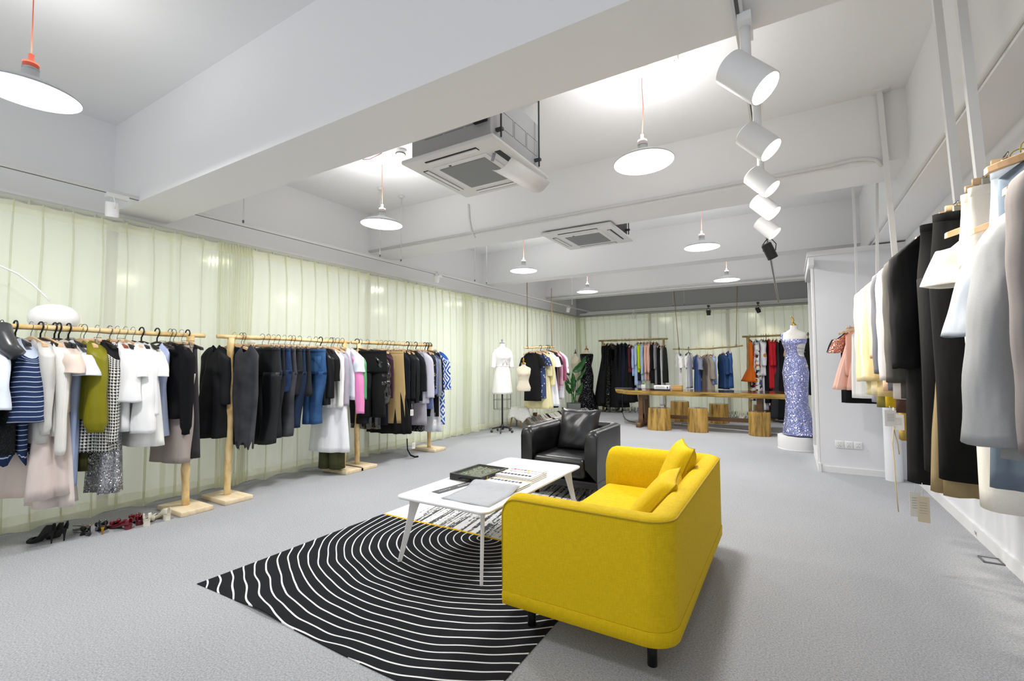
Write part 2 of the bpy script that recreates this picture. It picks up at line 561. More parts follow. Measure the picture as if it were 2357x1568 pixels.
curtain('sheer_curtain', 'pale green sheer curtain along the back wall behind the colourful rail', (1.1, YCB, 0), (-1.93, YCB, 0), 2.60, .02, 6)
rodm = mat('pale curtain rail', '#c9cbbd', .45)
cr = thing('curtain_rail', 'pale curtain rail with small rings running the length of the left wall', 'curtain rail', (XC - .03, 0, 2.63))
MB().tube([(0, -1.2, 0), (0, YCB, 0)], .02, 8).build('rail', rodm, cr)
rg = MB()
q = .02
for k in range(66):
    rg.box((.012, -1.1 + k * .205, -.018), (.02, .012, .04))
tag(rg.build('ring', rodm, cr, smooth=False), kind='stuff')
cr2 = thing('curtain_rail', 'grey curtain rail above the sheers of the back wall', 'curtain rail', (0, YCB + .03, 2.63))
MB().tube([(-5.15, 0, 0), (1.1, 0, 0)], .02, 8).build('rail', rodm, cr2)
struct('trim_12', MB().box((-2.0, YB - .06, 2.70), (6.3, .10, .05)), white_matte)
# grey over the back curtain is shade set into the wall colour

# triple socket
sk = thing('wall_socket', 'triple white power socket low on the partition wall', 'socket', (.565, BY0 - .008, .335))
for k in (-1, 0, 1):
    p = MB().rbox((k * .087, -.004, 0), (.085, .014, .085), .004, 2).build('plate', white_matte, sk)
    hm = MB()
    for dx in (-.012, .012): hm.box((k * .087 + dx, -.0125, .018), (.008, .003, .003))
    for dx, dz in ((0, -.008), (-.011, -.022), (.011, -.022)): hm.box((k * .087 + dx, -.0125, dz), (.003, .003, .010))
    hm.build('slots', mat('dark slot', '#555555', .6), p, smooth=False)
# floor sockets near the right skirting
fs_ = thing('floor_socket', 'small grey floor socket frame against the right skirting', 'socket', (1.09, 4.25, .004))
f2 = MB()
for a in (-.05, .05): f2.box((0, a, 0), (.10, .015, .008)); f2.box((a * .9, 0, 0), (.012, .1, .008))
f2.build('frame', mat('grey metal', '#77797c', .4, .6), fs_, smooth=False)
MB().box((0, 0, -.001), (.08, .09, .004)).build('lid', mat('lid grey', '#a9abad', .5), fs_, smooth=False)
# ================================================================ lamps and ceiling equipment
glow = mat('white lamp interior', '#ffffff', .5, emit=('#f4f8ff', 1.6))
bulbm = mat('lit bulb', '#ffffff', .5, emit=('#f6faff', 14))
grey_en = mat('grey enamel', '#c2c4c6', .45)
silv = mat('brushed metal', '#b5b7b9', .35, .8)
pinkp = mat('pale pink plastic', '#ecdcd8', .5)
orange = mat('coral red plastic', '#f0694f', .45)
cordm = mat('coral cord', '#e8735a', .6)


def pendant(x, y, label, cord_col, cup, tilt=0.0, zc=ZC, zr=2.775):
    t = thing('pendant_lamp', label, 'lamp', (x, y, zr), 0, 'dish shaped pendant lamps')
    prof = [(.215, 0), (.218, .004), (.20, .018), (.165, .040), (.12, .058), (.075, .072), (.045, .085), (.036, .10), (.034, .13)]
    Mt = Matrix.Rotation(tilt, 4, 'Y')
    MB().lathe([(r + .0, z) for r, z in prof], 40, Mt).build('lamp_shade', grey_en, t)
    MB().lathe([(r - .004, z - .002) for r, z in prof[:7]], 40, Mt).build('shade_lining', glow, t)
    MB().lathe([(.001, -.0), (.03, .006), (.038, .03), (.03, .06), (.018, .085)], 16, Mt).build('bulb', bulbm, t)
    s = MB().lathe([(.02, .125), (.034, .128), (.034, .17), (.026, .175), (.012, .18), (.012, .215), (.002, .216)], 16, Mt).build('socket', cup, t)
    MB().lathe([(.031, .128), (.036, .13), (.036, .14), (.031, .142)], 16, Mt).build('collar', silv, s)
    MB().tube([(math.sin(tilt) * .2, 0, .2), (.004, 0, .4), (-.003, 0, .6), (0, 0, zc - zr - .06)], .0028, 6).build('cord', cord_col, t)
    c = MB().lathe([(.001, zc - zr - .10), (.02, zc - zr - .10), (.036, zc - zr - .075), (.045, zc - zr - .005), (.045, zc - zr - .001)], 20).build('ceiling_cup', cup, t)
    L = bpy.data.lights.new('pendant light', 'AREA'); L.shape = 'DISK'; L.size = .34; L.energy = PEND_W; L.color = (1, .985, .97)
    lo = bpy.data.objects.new('pendant_light', L); COL.objects.link(lo); lo.location = (0, 0, -.012); lo.parent = t
    U = bpy.data.lights.new('ceiling fill', 'AREA'); U.shape = 'DISK'; U.size = .42; U.energy = PEND_W * (.07 if y < 2 else .21)  # added upward lamp above the shade, brightens the ceiling
    uo = bpy.data.objects.new('ceiling_fill', U); COL.objects.link(uo); uo.location = (0, 0, .16); uo.rotation_euler = (PI, 0, 0); uo.parent = t
    return t


pendant(-3.50, .76, 'dish pendant lamp on a coral red cord, cut by the left edge of the photo', cordm, orange, .05)
pendant(-.88, 3.38, 'large lit dish pendant lamp beside the white track spots, hanging from a pink cup', cordm, pinkp, -.04)
pendant(-3.66, 3.45, 'dish pendant lamp left of the open ceiling air conditioner', cordm, pinkp, .04)
pendant(-.92, 6.30, 'dish pendant lamp beyond the second beam, right of the far air conditioner', cordm, pinkp)
pendant(-3.60, 6.40, 'dish pendant lamp beyond the second beam, left of the far air conditioner', cordm, pinkp)
pendant(-.92, 9.05, 'farthest small dish pendant lamp above the long wooden table', cordm, pinkp)
pendant(-3.55, 9.0, 'farthest small dish pendant lamp above the hanging swing rail of dresses', cordm, pinkp)
for (x, y, lb) in ((-.70, 3.36, 'cream junction box beside the pink cup of the large pendant lamp'), (-4.35, 3.0, 'white junction box on the ceiling left of the pendant beside the air conditioner')):
    jb = thing('junction_box', lb, 'junction box', (x, y, ZC - .02))
    MB().rbox((0, 0, 0), (.16, .09, .04), .006, 2).build('box', mat('cream plastic', '#dedccb', .5), jb)
    MB().box((.05, .03, -.0215), (.008, .008, .003)).build('screw', silv, jb)
sd = thing('smoke_detector', 'round white smoke detector on the ceiling left of the open air conditioner', 'smoke detector', tuple(at(922, 352, 'z', ZC - .03)))
MB().lathe([(.05, .03), (.052, .0), (.045, -.018), (.02, -.03), (.001, -.032)], 24).build('housing', white_matte, sd)
MB().lathe([(.048, -.008), (.0535, -.010), (.0535, -.014), (.046, -.017)], 24).build('grille', mat('dark slot', '#555555', .6), sd)


# ---------------------------------------------------------------- ceiling cassettes
def cassette(x0, y0, s, zp, top, body, label, openflap):
    t = thing('ceiling_air_conditioner', label, 'air conditioner', (x0 + s / 2, y0 + s / 2, zp))
    h = s / 2
    MB().rbox((0, 0, .5 * (top - zp) + .01), (s - .12, s - .12, top - zp - .03), .01, 2).build('housing', body, t, smooth=False)
    p = MB().rbox((0, 0, .012), (s, s, .035), .014, 3).build('face_panel', white_matte, t, auto=.6)
    MB().rbox((0, 0, -.008), (s * .60, s * .60, .012), .006, 2).build('grille_frame', white_gloss, t, auto=.6)
    w = MATS.get('ac mesh')
    if not w:
        ww = NT('ac mesh'); u = ww.sep(ww.co())
        a = ww.math('LESS_THAN', ww.math('FRACT', ww.math('MULTIPLY', u[0], 110)), .5)
        b = ww.math('LESS_THAN', ww.math('FRACT', ww.math('MULTIPLY', u[1], 110)), .5)
        ww.base(ww.mix(ww.math('MAXIMUM', a, b), lin('#5c5e60'), lin('#97999a'))); ww.b.inputs['Roughness'].default_value = .6
        w = MATS['ac mesh'] = ww.m
    MB().box((0, 0, -.016), (s * .50, s * .50, .006)).build('air_filter', w, t, smooth=False)
    dk = mat('black vent slot', '#1c1d1e', .6)
    for q in range(4):
        Mq = Matrix.Rotation(q * PI / 2, 4, 'Z')
        v = MB().rbox((0, -s * .40, -.006), (s * .56, .05, .006), .002, 2, Mq).build('vent_slot', dk, t, smooth=False)
        if not (openflap and q == 1):
            MB().rbox((0, -s * .385, -.012), (s * .55, .03, .005), .002, 2, Mq @ Matrix.Rotation(.0, 4, 'X')).build('louvre', white_gloss, v, smooth=False)
            MB().rbox((0, -s * .408, -.011), (s * .55, .006, .005), .002, 2, Mq).build('louvre', white_gloss, v, smooth=False)
    MB().box((-.1, -s * .27, -.016), (.02, .012, .004)).build('sensor', dk, t, smooth=False)
    # knock-out outlines on the side
    kn = MB()
    for k in range(3):
        y = -.24 + k * .2
        for z in (.17, .30): kn.box((s / 2 - .059, y + .09, z), (.003, .18, .002))
        for yy in (y, y + .18): kn.box((s / 2 - .059, yy, .235), (.003, .002, .13))
        for z in (.17, .30): kn.box((y + .09, -s / 2 + .059, z), (.18, .003, .002))
    tag(kn.build('knockout_outline', mat('dark outline', '#77797b', .6), t, smooth=False), kind='stuff')
    for (a, b) in ((-1, -1), (1, 1), (1, -1), (-1, 1)):
        hb = MB().tube([(a * (h - .02), b * (h - .14), .06), (a * (h - .02), b * (h - .14), ZC - zp)], .007, 6).build('hanger_rod', mat('dark steel', '#4b4d50', .5, .6), t)
        MB().box((a * (h - .04), b * (h - .14), .12), (.07, .03, .02)).build('bracket', mat('dark steel', '#4b4d50', .5, .6), hb, smooth=False)
    if openflap:
        o_ = Vector((x0 + s / 2, y0 + s / 2, zp))
        A, B = at(1178, 362, 'z', 2.87) - o_, at(1265, 420, 'z', 2.87) - o_
        C_, D_ = at(1133, 392, 'z', 2.72) - o_, at(1227, 443, 'z', 2.72) - o_
        g = []
        for k in range(9):
            q = k / 8; dz = Vector((0, 0, -.035 * math.sin(PI * q)))
            g.append([A.lerp(C_, q) + dz, B.lerp(D_, q) + dz])
        MB().loft(g, closed=False).build('hanging_flap', white_gloss, t, solid=.008)
        for yy in (-.22, .25):
            MB().tube([(h - .13, yy, .0), (h - .15, yy, -.06)], .012, 8).build('flap_hinge', mat('grey violet plastic', '#a9a7b5', .5), t)
        MB().tube([(-.18, -h + .02, .30), (-.02, -h + .01, .33), (.12, -h + .03, .34), (.22, -h + .02, .42), (.26, -h + .02, .5)], [.03, .035, .035, .05, .055], 10).build('wrapped_pipe', mat('wrapped pipe tape', '#cfcdc6', .8, bump=(40, .5)), t)
        MB().box((.30, -h + .04, .26), (.11, .06, .2)).build('control_box', dk, t, smooth=False)
    return t


galv = mat('galvanised steel', '#b0b1b3', .6)
cassette(-2.62, 2.665, .88, 2.895, 3.36, galv, 'square ceiling air conditioner with one flap hanging open, nearer the camera', True)
cassette(-2.61, 5.08, .90, 2.895, 3.36, mat('black foam casing', '#2e2f31', .7), 'square ceiling air conditioner with closed flaps and black casing, beyond the second beam', False)

# pipe cover along the second beam and loose wires
pc = thing('pipe_bundle', 'taped white pipe bundle running under the second beam to the far air conditioner', 'pipe', (0, 0, 0))
a, b = at(955, 585, 'y', 5.33), at(1280, 535, 'y', 5.33)
pts = [a + (b - a) * (k / 30) + Vector((0, .006 * math.sin(k * 1.7), .006 * math.sin(k * 2.3))) for k in range(31)]
MB().tube(pts, [.026 + .004 * math.sin(k * 2.9) for k in range(31)], 10).build('tape_wrapping', mat('wrapped pipe tape', '#cfcdc6', .8), pc)
MB().rbox(tuple(a + Vector((-.04, 0, .01))), (.14, .08, .07), .01, 2).build('bracket', mat('grey paint and wall shade', '#bfc0c2', .9), pc)
cw = MB().tube([at(1078, 470, 'y', 4.755), at(1079, 500, 'y', 4.752), at(1084, 530, 'y', 4.75), at(1094, 547, 'y', 4.748)], .010, 8).build('drain_hose', white_matte)
tag(cw, 'white drain hose hanging down the second beam below the open air conditioner', 'hose')
cw = MB().tube([at(835, 367, 'z', 3.45), at(850, 367, 'z', 3.44), at(872, 356, 'z', 3.46), at(879, 352, 'z', 3.50)], .004, 6).build('loose_cable', mat('dark red cable', '#8a4a4c', .5))
tag(cw, 'loose dark red cable beside the pendant cup left of the air conditioner', 'cable')

# ---------------------------------------------------------------- spot tracks
trk = mat('white track', '#dcdcdb', .45); slot = mat('dark slot', '#555555', .6)
tx = -.135
t1 = thing('light_track', 'white ceiling track over the middle of the room carrying the big white spots', 'light track', (tx, 0, 2.69))
MB().box((0, 1.2, .0), (.036, 5.0, .03)).build('track_rail', trk, t1, smooth=False)
MB().box((0, 1.2, -.0152), (.014, 5.0, .002)).build('track_slot', slot, t1, smooth=False)
MB().box((-.04, 8.0, .0), (.03, 8.6, .024)).build('track_rail', trk, t1, smooth=False)
MB().box((-.04, 8.0, -.0122), (.010, 8.6, .002)).build('track_slot', slot, t1, smooth=False)
t2 = thing('light_track', 'white light track with a black slot running along the left wall', 'light track', (-4.78, 0, 2.735))
MB().box((0, 5.4, 0), (.034, 13.8, .03)).build('track_rail', trk, t2, smooth=False)
MB().box((.0, 5.4, -.0155), (.012, 13.8, .002)).build('track_slot', mat('black slot', '#232323', .6), t2, smooth=False)
t3 = thing('light_track', 'white light track in front of the back wall curtain', 'light track', (-2, 12.1, 2.70))
MB().box((0, 0, 0), (5.6, .034, .03)).build('track_rail', trk, t3, smooth=False)
# thin drop rods
for (px, py, pyb, z, lb) in ((876, 432, 586, ZC, 'left of two thin white drop rods behind the pendant by the air conditioner'), (924, 451, 597, ZC, 'right of two thin white drop rods behind the pendant by the air conditioner')):
    p = at(px, py, 'z', z)
    d_ = at(px, pyb, 'y', p.y)
    t = thing('drop_rod', lb, 'rod', (p.x, p.y, 0))
    MB().tube([(0, 0, z), (0, 0, d_.z)], .007, 6).build('rod', trk, t)
    MB().lathe([(.04, z - .001), (.04, z - .02), (.03, z - .03), (.005, z - .032)], 16).build('ceiling_plate', trk, t)
    MB().lathe([(.009, d_.z), (.010, d_.z - .02), (.001, d_.z - .03)], 8).build('tip', slot, t)
for (px, yy, pyb, lb) in ((560, 2.3, 507, 'short thin drop rod just beyond the first beam near the left wall'), (1093, 6.0, 644, 'thin drop rod left of the second beam lamp near the left wall'), (1120, 6.5, 650, 'thin drop rod just behind its twin near the left wall, beyond the second beam'),
                          (1317, 9.8, 702, 'thin drop rod by the white spot near the back corner'), (1549, 11.9, 703, 'left thin drop rod above the back wall track'), (1575, 11.9, 700, 'right thin drop rod above the back wall track')):
    q = at(px, pyb, 'y', yy)
    t = thing('drop_rod', lb, 'rod', (q.x, q.y, 0))
    MB().tube([(0, 0, ZC - .001), (0, 0, q.z)], .006, 6).build('rod', trk, t)
    MB().lathe([(.008, q.z), (.009, q.z - .02), (.001, q.z - .03)], 8).build('tip', slot, t)


def aim(o, d):
    o.rotation_euler = Vector(d).to_track_quat('-Z', 'Y').to_euler()


def spot(x, y, z, d, label, r=.055, l=.16, colr=None, power=0, group='cylinder track spots', lit=True, top=None, kelvin=(1, .94, .84), ang=50, loops=False):
    """cylinder spotlight: centre of the can at x,y,z looking along d"""
    colr = colr or white_gloss
    d = Vector(d).normalized()
    t = thing('track_spotlight', label, 'spotlight', (x, y, z), 0, group)
    Mr = d.to_track_quat('-Z', 'Y').to_matrix().to_4x4()
    MB().lathe([(.002, l / 2), (r * .85, l / 2), (r, l / 2 - .008), (r, -l / 2), (r * .93, -l / 2), (r * .9, -l / 2 + .02), (.002, -l / 2 + .021)], 32, Mr).build('lamp_can', colr, t, auto=.6)
    MB().lathe([(r * .9, -l / 2 + .008), (.002, -l / 2 + .007)], 32, Mr).build('lens', mat('lit spot lens', '#ffffff', .5, emit=('#fff6e4', 9)) if lit else mat('unlit lens', '#3a3a3a', .3), t)
    top = (top or 2.69) - z
    if loops:
        for s in (-1, 1):
            MB().tube([(s * r * 1.12, 0, .0), (s * r * 1.25, 0, l * .4), (s * r * .6, 0, l * .5 + .03), (0, 0, l * .5 + .05)], .005, 6).build('bracket', colr, t)
        MB().tube([(0, 0, l * .5 + .045), (0, 0, top - .02)], .008, 8).build('stem', colr, t)
    else:
        MB().tube([(0, 0, 0), (0, 0, top - .01)], .02, 12).build('stem', colr, t)
    MB().box((0, .02 if not loops else .03, top - .03), (.05, .15, .035)).build('adapter', colr, t, smooth=False)
    if power:
        L = bpy.data.lights.new('spot', 'SPOT'); L.energy = power; L.spot_size = math.radians(ang); L.spot_blend = .7; L.shadow_soft_size = r * .8; L.color = kelvin
        lo = bpy.data.objects.new('spot_light', L); COL.objects.link(lo); lo.parent = t
        lo.location = d * (l / 2 + .01); aim(lo, d)
    return t


dirr = (.66, -.12, -.74)
for px, py, yy, lb, rr_, ll in ((1718, 178, 1.78, 'nearest and largest white cylinder spot on the middle track', .068, .20), (1744, 325, 2.62, 'second white cylinder spot from the camera on the middle track', .064, .18),
                           (1752, 418, 3.42, 'third white cylinder spot from the camera on the middle track', .062, .175), (1760, 476, 4.25, 'fourth white cylinder spot from the camera on the middle track', .062, .175),
                           (1765, 524, 5.1, 'farthest white cylinder spot on the middle track, just before the black one', .062, .175)):
    p = at(px, py, 'x', tx + .03)
    k = 2.47 if yy > 2 else 2.42
    # depth chosen so that the can hangs about 0.2 m under the track
    dd = RM @ Vector((px - CX, -(py - CY), F)); q = CAM + dd * ((2.44 - 1.3) / dd.z)
    spot(q.x, q.y, q.z, dirr, lb, rr_, ll, power=SPOT_W)
dd = at(1771, 578, 'x', -.2)
dd = RM @ Vector((1771 - CX, -(578 - CY), F)); q = CAM + dd * ((2.46 - 1.3) / dd.z)
spot(q.x, q.y, q.z, (.35, .3, -.85), 'black cylinder spot on the middle track, behind the white ones', .05, .17, mat('black plastic', '#1a1a1b', .45), power=0, lit=True, loops=True)
for px, py, yy, lb, cc in ((258, 482, 1.62, 'white can spot on the left wall track, nearest the camera', white_gloss), (1005, 641, 5.75, 'white can spot half way along the left wall track', white_gloss), (1308, 713, 10.7, 'white can spot at the far end of the left wall track', white_gloss)):
    q = at(px, py, 'x', -4.78)
    spot(q.x, q.y, q.z, (-.25, .1, -1) if py < 500 else (-.5, .35, -1), lb, .045, .12, cc, top=2.735, lit=False, loops=True)
for px, py, lb, cc in ((1459, 729, 'small white can spot on the back wall track', white_gloss), (1631, 720, 'left one of two black spots on the back wall track', MATS['black plastic']), (1745, 714, 'right one of two black spots on the back wall track, tilted right', MATS['black plastic'])):
    q = at(px, py, 'y', 12.05)
    spot(q.x, q.y, q.z, (0, .2, -1) if py > 718 else (.35, .3, -1), lb, .045, .12, cc, top=2.70, lit=False, loops=True, power=14 if px > 1600 else 0, kelvin=(1, .87, .66), ang=80)
# ================================================================ sofa, armchair, tables, rug
def u_path(x0, x1, y0, y1, r, n=8):
    """open path round three sides: front (x0) open, corners at x1"""
    pts = []
    def seg(a, b, k):
        for i in range(k): pts.append((a[0] + (b[0] - a[0]) * i / k, a[1] + (b[1] - a[1]) * i / k, ))
    out = []
    ends = [.0, .012, .03, .06, .1]
    for e in ends: out.append((x0 + e, y0, 0, -1))
    L = x1 - r
    for i in range(1, 5): out.append((x0 + .1 + (L - x0 - .1) * i / 4, y0, 0, -1))
    for i in range(1, n + 1):
        a = -PI / 2 + PI / 2 * i / n
        out.append((x1 - r + r * math.cos(a), y0 + r + r * math.sin(a), math.cos(a), math.sin(a)))
    for i in range(1, 6): out.append((x1, y0 + r + (y1 - y0 - 2 * r) * i / 5, 1, 0))
    for i in range(1, n + 1):
        a = PI / 2 * i / n
        out.append((x1 - r + r * math.cos(a), y1 - r + r * math.sin(a), math.cos(a), math.sin(a)))
    for i in range(1, 5): out.append((L + (x0 + .1 - L) * i / 4, y1, 0, 1))
    for e in ends[::-1]: out.append((x0 + e, y1, 0, 1))
    return out


def couch(name, label, cat, W, D, H, zb, m, pipem, legm, seats, thick=.13, rc=.12, seat_h=.40):
    """local frame: open front at x=0, back at x=D, sides y=0 and y=W"""
    t = thing(name, label, cat)
    P = u_path(0, D, 0, W, rc)
    n = len(P); rings = []; top_line = []; bot = []
    for i, (x, y, nx, ny) in enumerate(P):
        d = min(x, .07) if (i < 6 or i > n - 7) else .07
        top = H - .07 + math.sqrt(max(0, .07 ** 2 - (.07 - d) ** 2)) if d < .07 else H
        prof = [(0, zb + .065), (0, zb + .2), (0, top - .03), (.004, top - .012), (.014, top - .002), (.03, top + .004), (thick / 2, top + .008), (thick - .035, top), (thick - .012, top - .02), (thick, top - .05), (thick + .004, top - .15), (thick, zb + .18)]
        rings.append([(x - nx * o, y - ny * o, z) for o, z in prof])
        top_line.append((x - nx * .002, y - ny * .002, top - .012))
        bot.append((x, y, nx, ny))
    sh = MB().loft(rings, (True, True), closed=True)
    sh.build('shell', m, t, auto=1.0)
    pts = [(P[0][0], P[0][1] + .004, zb + .07)] + top_line + [(P[-1][0], P[-1][1] - .004, zb + .07)]
    MB().tube(pts, .0045, 8).build('piping', pipem, t)
    # base plinth band
    lo = MB(); rr = []
    ring = [(x + nx * .004 , y + ny * .004) for x, y, nx, ny in bot]
    ring = ring + [(.004, W - .1 - (W - .2) * k / 6) for k in range(7)]
    for (z, e) in ((zb, .012), (zb + .004, .002), (zb + .055, -.002), (zb + .064, .004)):
        cx_, cy_ = D / 2, W / 2
        rr.append([(x + (cx_ - x) * e, y + (cy_ - y) * e * .7, z) for x, y in ring])
    lo.loft(rr, (True, True)); lo.build('base_band', m, t, auto=1.0)
    # seat
    n_s = seats; w_ = (W - 2 * thick) / n_s
    for k in range(n_s):
        c = (D / 2 - thick / 2 - .002, thick + w_ * (k + .5), (zb + .07 + seat_h) / 2)
        s_ = MB().rbox(c, (D - thick - .006, w_ - .002, seat_h - zb - .07), .05, 5).build('seat_cushion', m, t)
        a0, a1 = c[0] - (D - thick - .006) / 2, c[0] + (D - thick - .006) / 2 - .03
        MB().tube([(a0 + .03, c[1] - w_ / 2 + .012, seat_h - .012), (a1, c[1] - w_ / 2 + .012, seat_h - .012)], .004, 6).build('seam', pipem, s_)
    for (x, y) in ((.09, .13), (D - .12, .13), (.09, W - .13), (D - .12, W - .13)):
        MB().tube([(x, y, .0), (x, y, zb + .01)], .021, 20).build('leg', legm, t)
    return t


def pillow(name, label, size, m, loc, rot, puff=.075, seam=None, crinkle=0.0):
    n = 22; vs = []; fs = []
    a = size / 2
    for s in (1, -1):
        for i in range(n + 1):
            for j in range(n + 1):
                u, v = -1 + 2 * i / n, -1 + 2 * j / n
                pin = 1 - .10 * (1 - u * u) * 1.0 * abs(v) ** 3; pin2 = 1 - .10 * (1 - v * v) * abs(u) ** 3
                x, y = u * a * pin2, v * a * pin
                h = puff * (max(0, 1 - u ** 4) * max(0, 1 - v ** 4)) ** .55
                h += crinkle * (math.sin(u * 3.1 + v * 1.4 + 1) * math.cos(v * 4.3 - u * 1.2 + .6) + .35 * math.sin((u - v) * 9 + 2 * math.sin(v * 3))) * (1 - u ** 4) * (1 - v ** 4)
                vs.append((x, y, s * h))
    N = (n + 1) ** 2
    for i in range(n):
        for j in range(n):
            q = (i * (n + 1) + j, (i + 1) * (n + 1) + j, (i + 1) * (n + 1) + j + 1, i * (n + 1) + j + 1)
            fs.append(q); fs.append(tuple(N + k for k in q[::-1]))
    o = MB().add(vs, fs).build(name, m, None)
    o.location = loc; o.rotation_euler = rot
    tag(o, label, 'cushion')
    if seam:
        pts = []
        for k in range(81):
            q = k / 80 * 4; e = int(q) % 4; f = -1 + 2 * (q - int(q))
            pn = 1 - .10 * (1 - f * f)
            u, v = [(f, -pn), (pn, f), (-f, pn), (-pn, -f)][e]
            pts.append((u * a, v * a, 0))
        MB().tube(pts, .004, 6, cap=False).build('piping', seam, o)
    return o


# yellow fabric
w = NT('yellow woven upholstery')
o3 = w.co()
u_ = w.noise(w.n('ShaderNodeMapping', Vector=o3, Scale=(260, 260, 30)).outputs[0], 1, 2)
v_ = w.noise(w.n('ShaderNodeMapping', Vector=o3, Scale=(30, 30, 320)).outputs[0], 1, 2)
k = w.math('MULTIPLY', w.math('ADD', u_, v_), .5)
w.base(w.mix(w.math('MULTIPLY_ADD', w.math('SUBTRACT', k, .5), 3.2, .5), lin('#d3b000'), lin('#e6c414')))
w.b.inputs['Roughness'].default_value = .8; w.b.inputs['Specular IOR Level'].default_value = .25
w.bump(k, .25, .003)
yel = w.m
yel_d = mat('yellow piping', '#b29400', .8)
black_leg = mat('black metal leg', '#121213', .4)
leather = NT('black leather'); leather.b.inputs['Base Color'].default_value = lin('#19191b')
leather.b.inputs['Roughness'].default_value = .33; leather.b.inputs['Specular IOR Level'].default_value = .6
nn = leather.n('ShaderNodeTexVoronoi', Vector=leather.co(), Scale=420.0).outputs[0]
leather.bump(leather.math('ADD', leather.math('MULTIPLY', nn, .12), leather.noise(leather.co(), 7, 2)), .3, .004)
leather = leather.m

sofa = couch('sofa', 'mustard yellow two seat sofa on black legs, seen from its side', 'sofa', 1.62, .80, .655, .14, yel, yel_d, black_leg, 2)
sofa.location = (-1.225, 1.95, 0)
pillow('sofa_cushion', 'upright yellow cushion leaning in the far corner of the yellow sofa', .42, yel, (-.66, 3.17, .585), (0, math.radians(-66), math.radians(20)), .07, yel_d)
pillow('sofa_cushion', 'yellow cushion slumped low against the sofa back, nearer the camera', .42, yel, (-.665, 2.62, .53), (0, math.radians(-50), math.radians(8)), .07, yel_d)

ac = couch('armchair', 'boxy black leather armchair beyond the white coffee table', 'armchair', .80, .80, .66, .13, leather, mat('black piping', '#0d0d0e', .4), black_leg, 1, thick=.12)
ac.location = (-2.34, 4.90 - .80, 0); ac.rotation_euler = (0, 0, PI / 2)
ac.location = (-1.545, 4.10, 0)
# (rotated a quarter turn: the open front looks towards the camera)
pl_ = pillow('chair_cushion', 'crumpled black leather cushion standing in the black armchair', .46, leather, (-1.93, 4.60, .60), (math.radians(72), 0, math.radians(-1)), .085, None, .012)

# ---------------------------------------------------------------- rug
RC = at(1112, 1243, 'z', 0.0)
w = NT('black and grey patterned rug')
pp = w.sep(w.co())
dx = w.math('SUBTRACT', pp[0], RC.x); dy = w.math('SUBTRACT', pp[1], RC.y + .02)
r_ = w.math('SQRT', w.math('ADD', w.math('MULTIPLY', dx, dx), w.math('MULTIPLY', dy, dy)))
down = w.math('POWER', w.math('DIVIDE', w.math('ABSOLUTE', dy), w.math('MAXIMUM', r_, .05)), 3.0)
wb = w.math('MULTIPLY', w.math('SUBTRACT', w.noise(w.co(), 2.4, 1), .5), w.math('MULTIPLY', r_, .075))
re = w.math('ADD', w.math('ADD', r_, w.math('MULTIPLY', w.math('MULTIPLY', down, w.math('MINIMUM', r_, 1.0)), .11)), wb)
line = w.math('LESS_THAN', w.math('FRACT', w.math('MULTIPLY_ADD', re, 1 / .0600, .13)), .15)
near = w.mix(line, lin('#232427'), lin('#e8e8e8'))
sx = w.math('ADD', w.math('MULTIPLY', pp[0], 1.0), w.math('MULTIPLY', pp[1], .16))
st = w.noise(w.n('ShaderNodeCombineXYZ', _0=w.math('MULTIPLY', sx, 30.0), _1=w.math('MULTIPLY', pp[1], .9)).outputs[0], 1.0, 4, .7)
st2 = w.math('GREATER_THAN', w.math('ADD', st, w.math('MULTIPLY', w.math('SUBTRACT', w.noise(w.co(), 55, 2), .5), .25)), .52)
edge = w.math('LESS_THAN', pp[0], -2.82)
far = w.mix(w.math('MULTIPLY', st2, w.math('SUBTRACT', 1, edge)), lin('#e4e4e4'), lin('#4a4b4e'))
yl = w.math('LESS_THAN', w.math('ABSOLUTE', w.math('SUBTRACT', pp[1], 2.935)), .012)
c = w.mix(w.math('GREATER_THAN', pp[1], 2.935), near, far)
w.base(w.mix(yl, c, lin('#d8b01e')))
w.b.inputs['Roughness'].default_value = .95; w.b.inputs['Specular IOR Level'].default_value = .12
w.bump(w.noise(w.co(), 260, 2), .3, .003)
rugm = w.m
g = []; NX, NY = 50, 84
x0, x1, y0, y1 = -3.055, -1.04, 1.455, 4.85
for z_ in (0, 1):
    for j in range(NY + 1):
        for i in range(NX + 1):
            x = x0 + (x1 - x0) * i / NX; y = y0 + (y1 - y0) * j / NY
            e = math.exp(-((y - y0) / .14) ** 2) * math.exp(-((x + 2.42) / .17) ** 2)
            z = .006 + .014 * e + .0025 * math.sin(x * 6 + y * 2) * math.sin(y * 3 - x)
            yy = y - (.012 * math.sin(x * 3) if j < 2 else 0)
            if i in (0, NX) or j in (0, NY): z -= .001
            g.append((x, yy, z if z_ else max(.0005, z - .006)))
fs = []; N_ = (NX + 1) * (NY + 1)
for j in range(NY):
    for i in range(NX):
        q = (j * (NX + 1) + i, j * (NX + 1) + i + 1, (j + 1) * (NX + 1) + i + 1, (j + 1) * (NX + 1) + i)
        fs.append(tuple(k + N_ for k in q)); fs.append(q[::-1])
for i in range(NX):
    a = i; fs.append((a, a + 1, a + 1 + N_, a + N_)); b = NY * (NX + 1) + i; fs.append((b + 1, b, b + N_, b + 1 + N_))
for j in range(NY):
    a = j * (NX + 1); fs.append((a + NX + 1, a, a + N_, a + NX + 1 + N_)); b = a + NX; fs.append((b, b + NX + 1, b + NX + 1 + N_, b + N_))
o = MB().add(g, fs).build('rug', rugm, auto=.7)
tag(o, 'long rug, black with white rings in front and grey streaks beyond a yellow line', 'rug')

# ---------------------------------------------------------------- coffee table
ct = thing('coffee_table', 'low white rectangular coffee table with splayed flat legs on the rug', 'table', (-1.905, 3.0, 0))


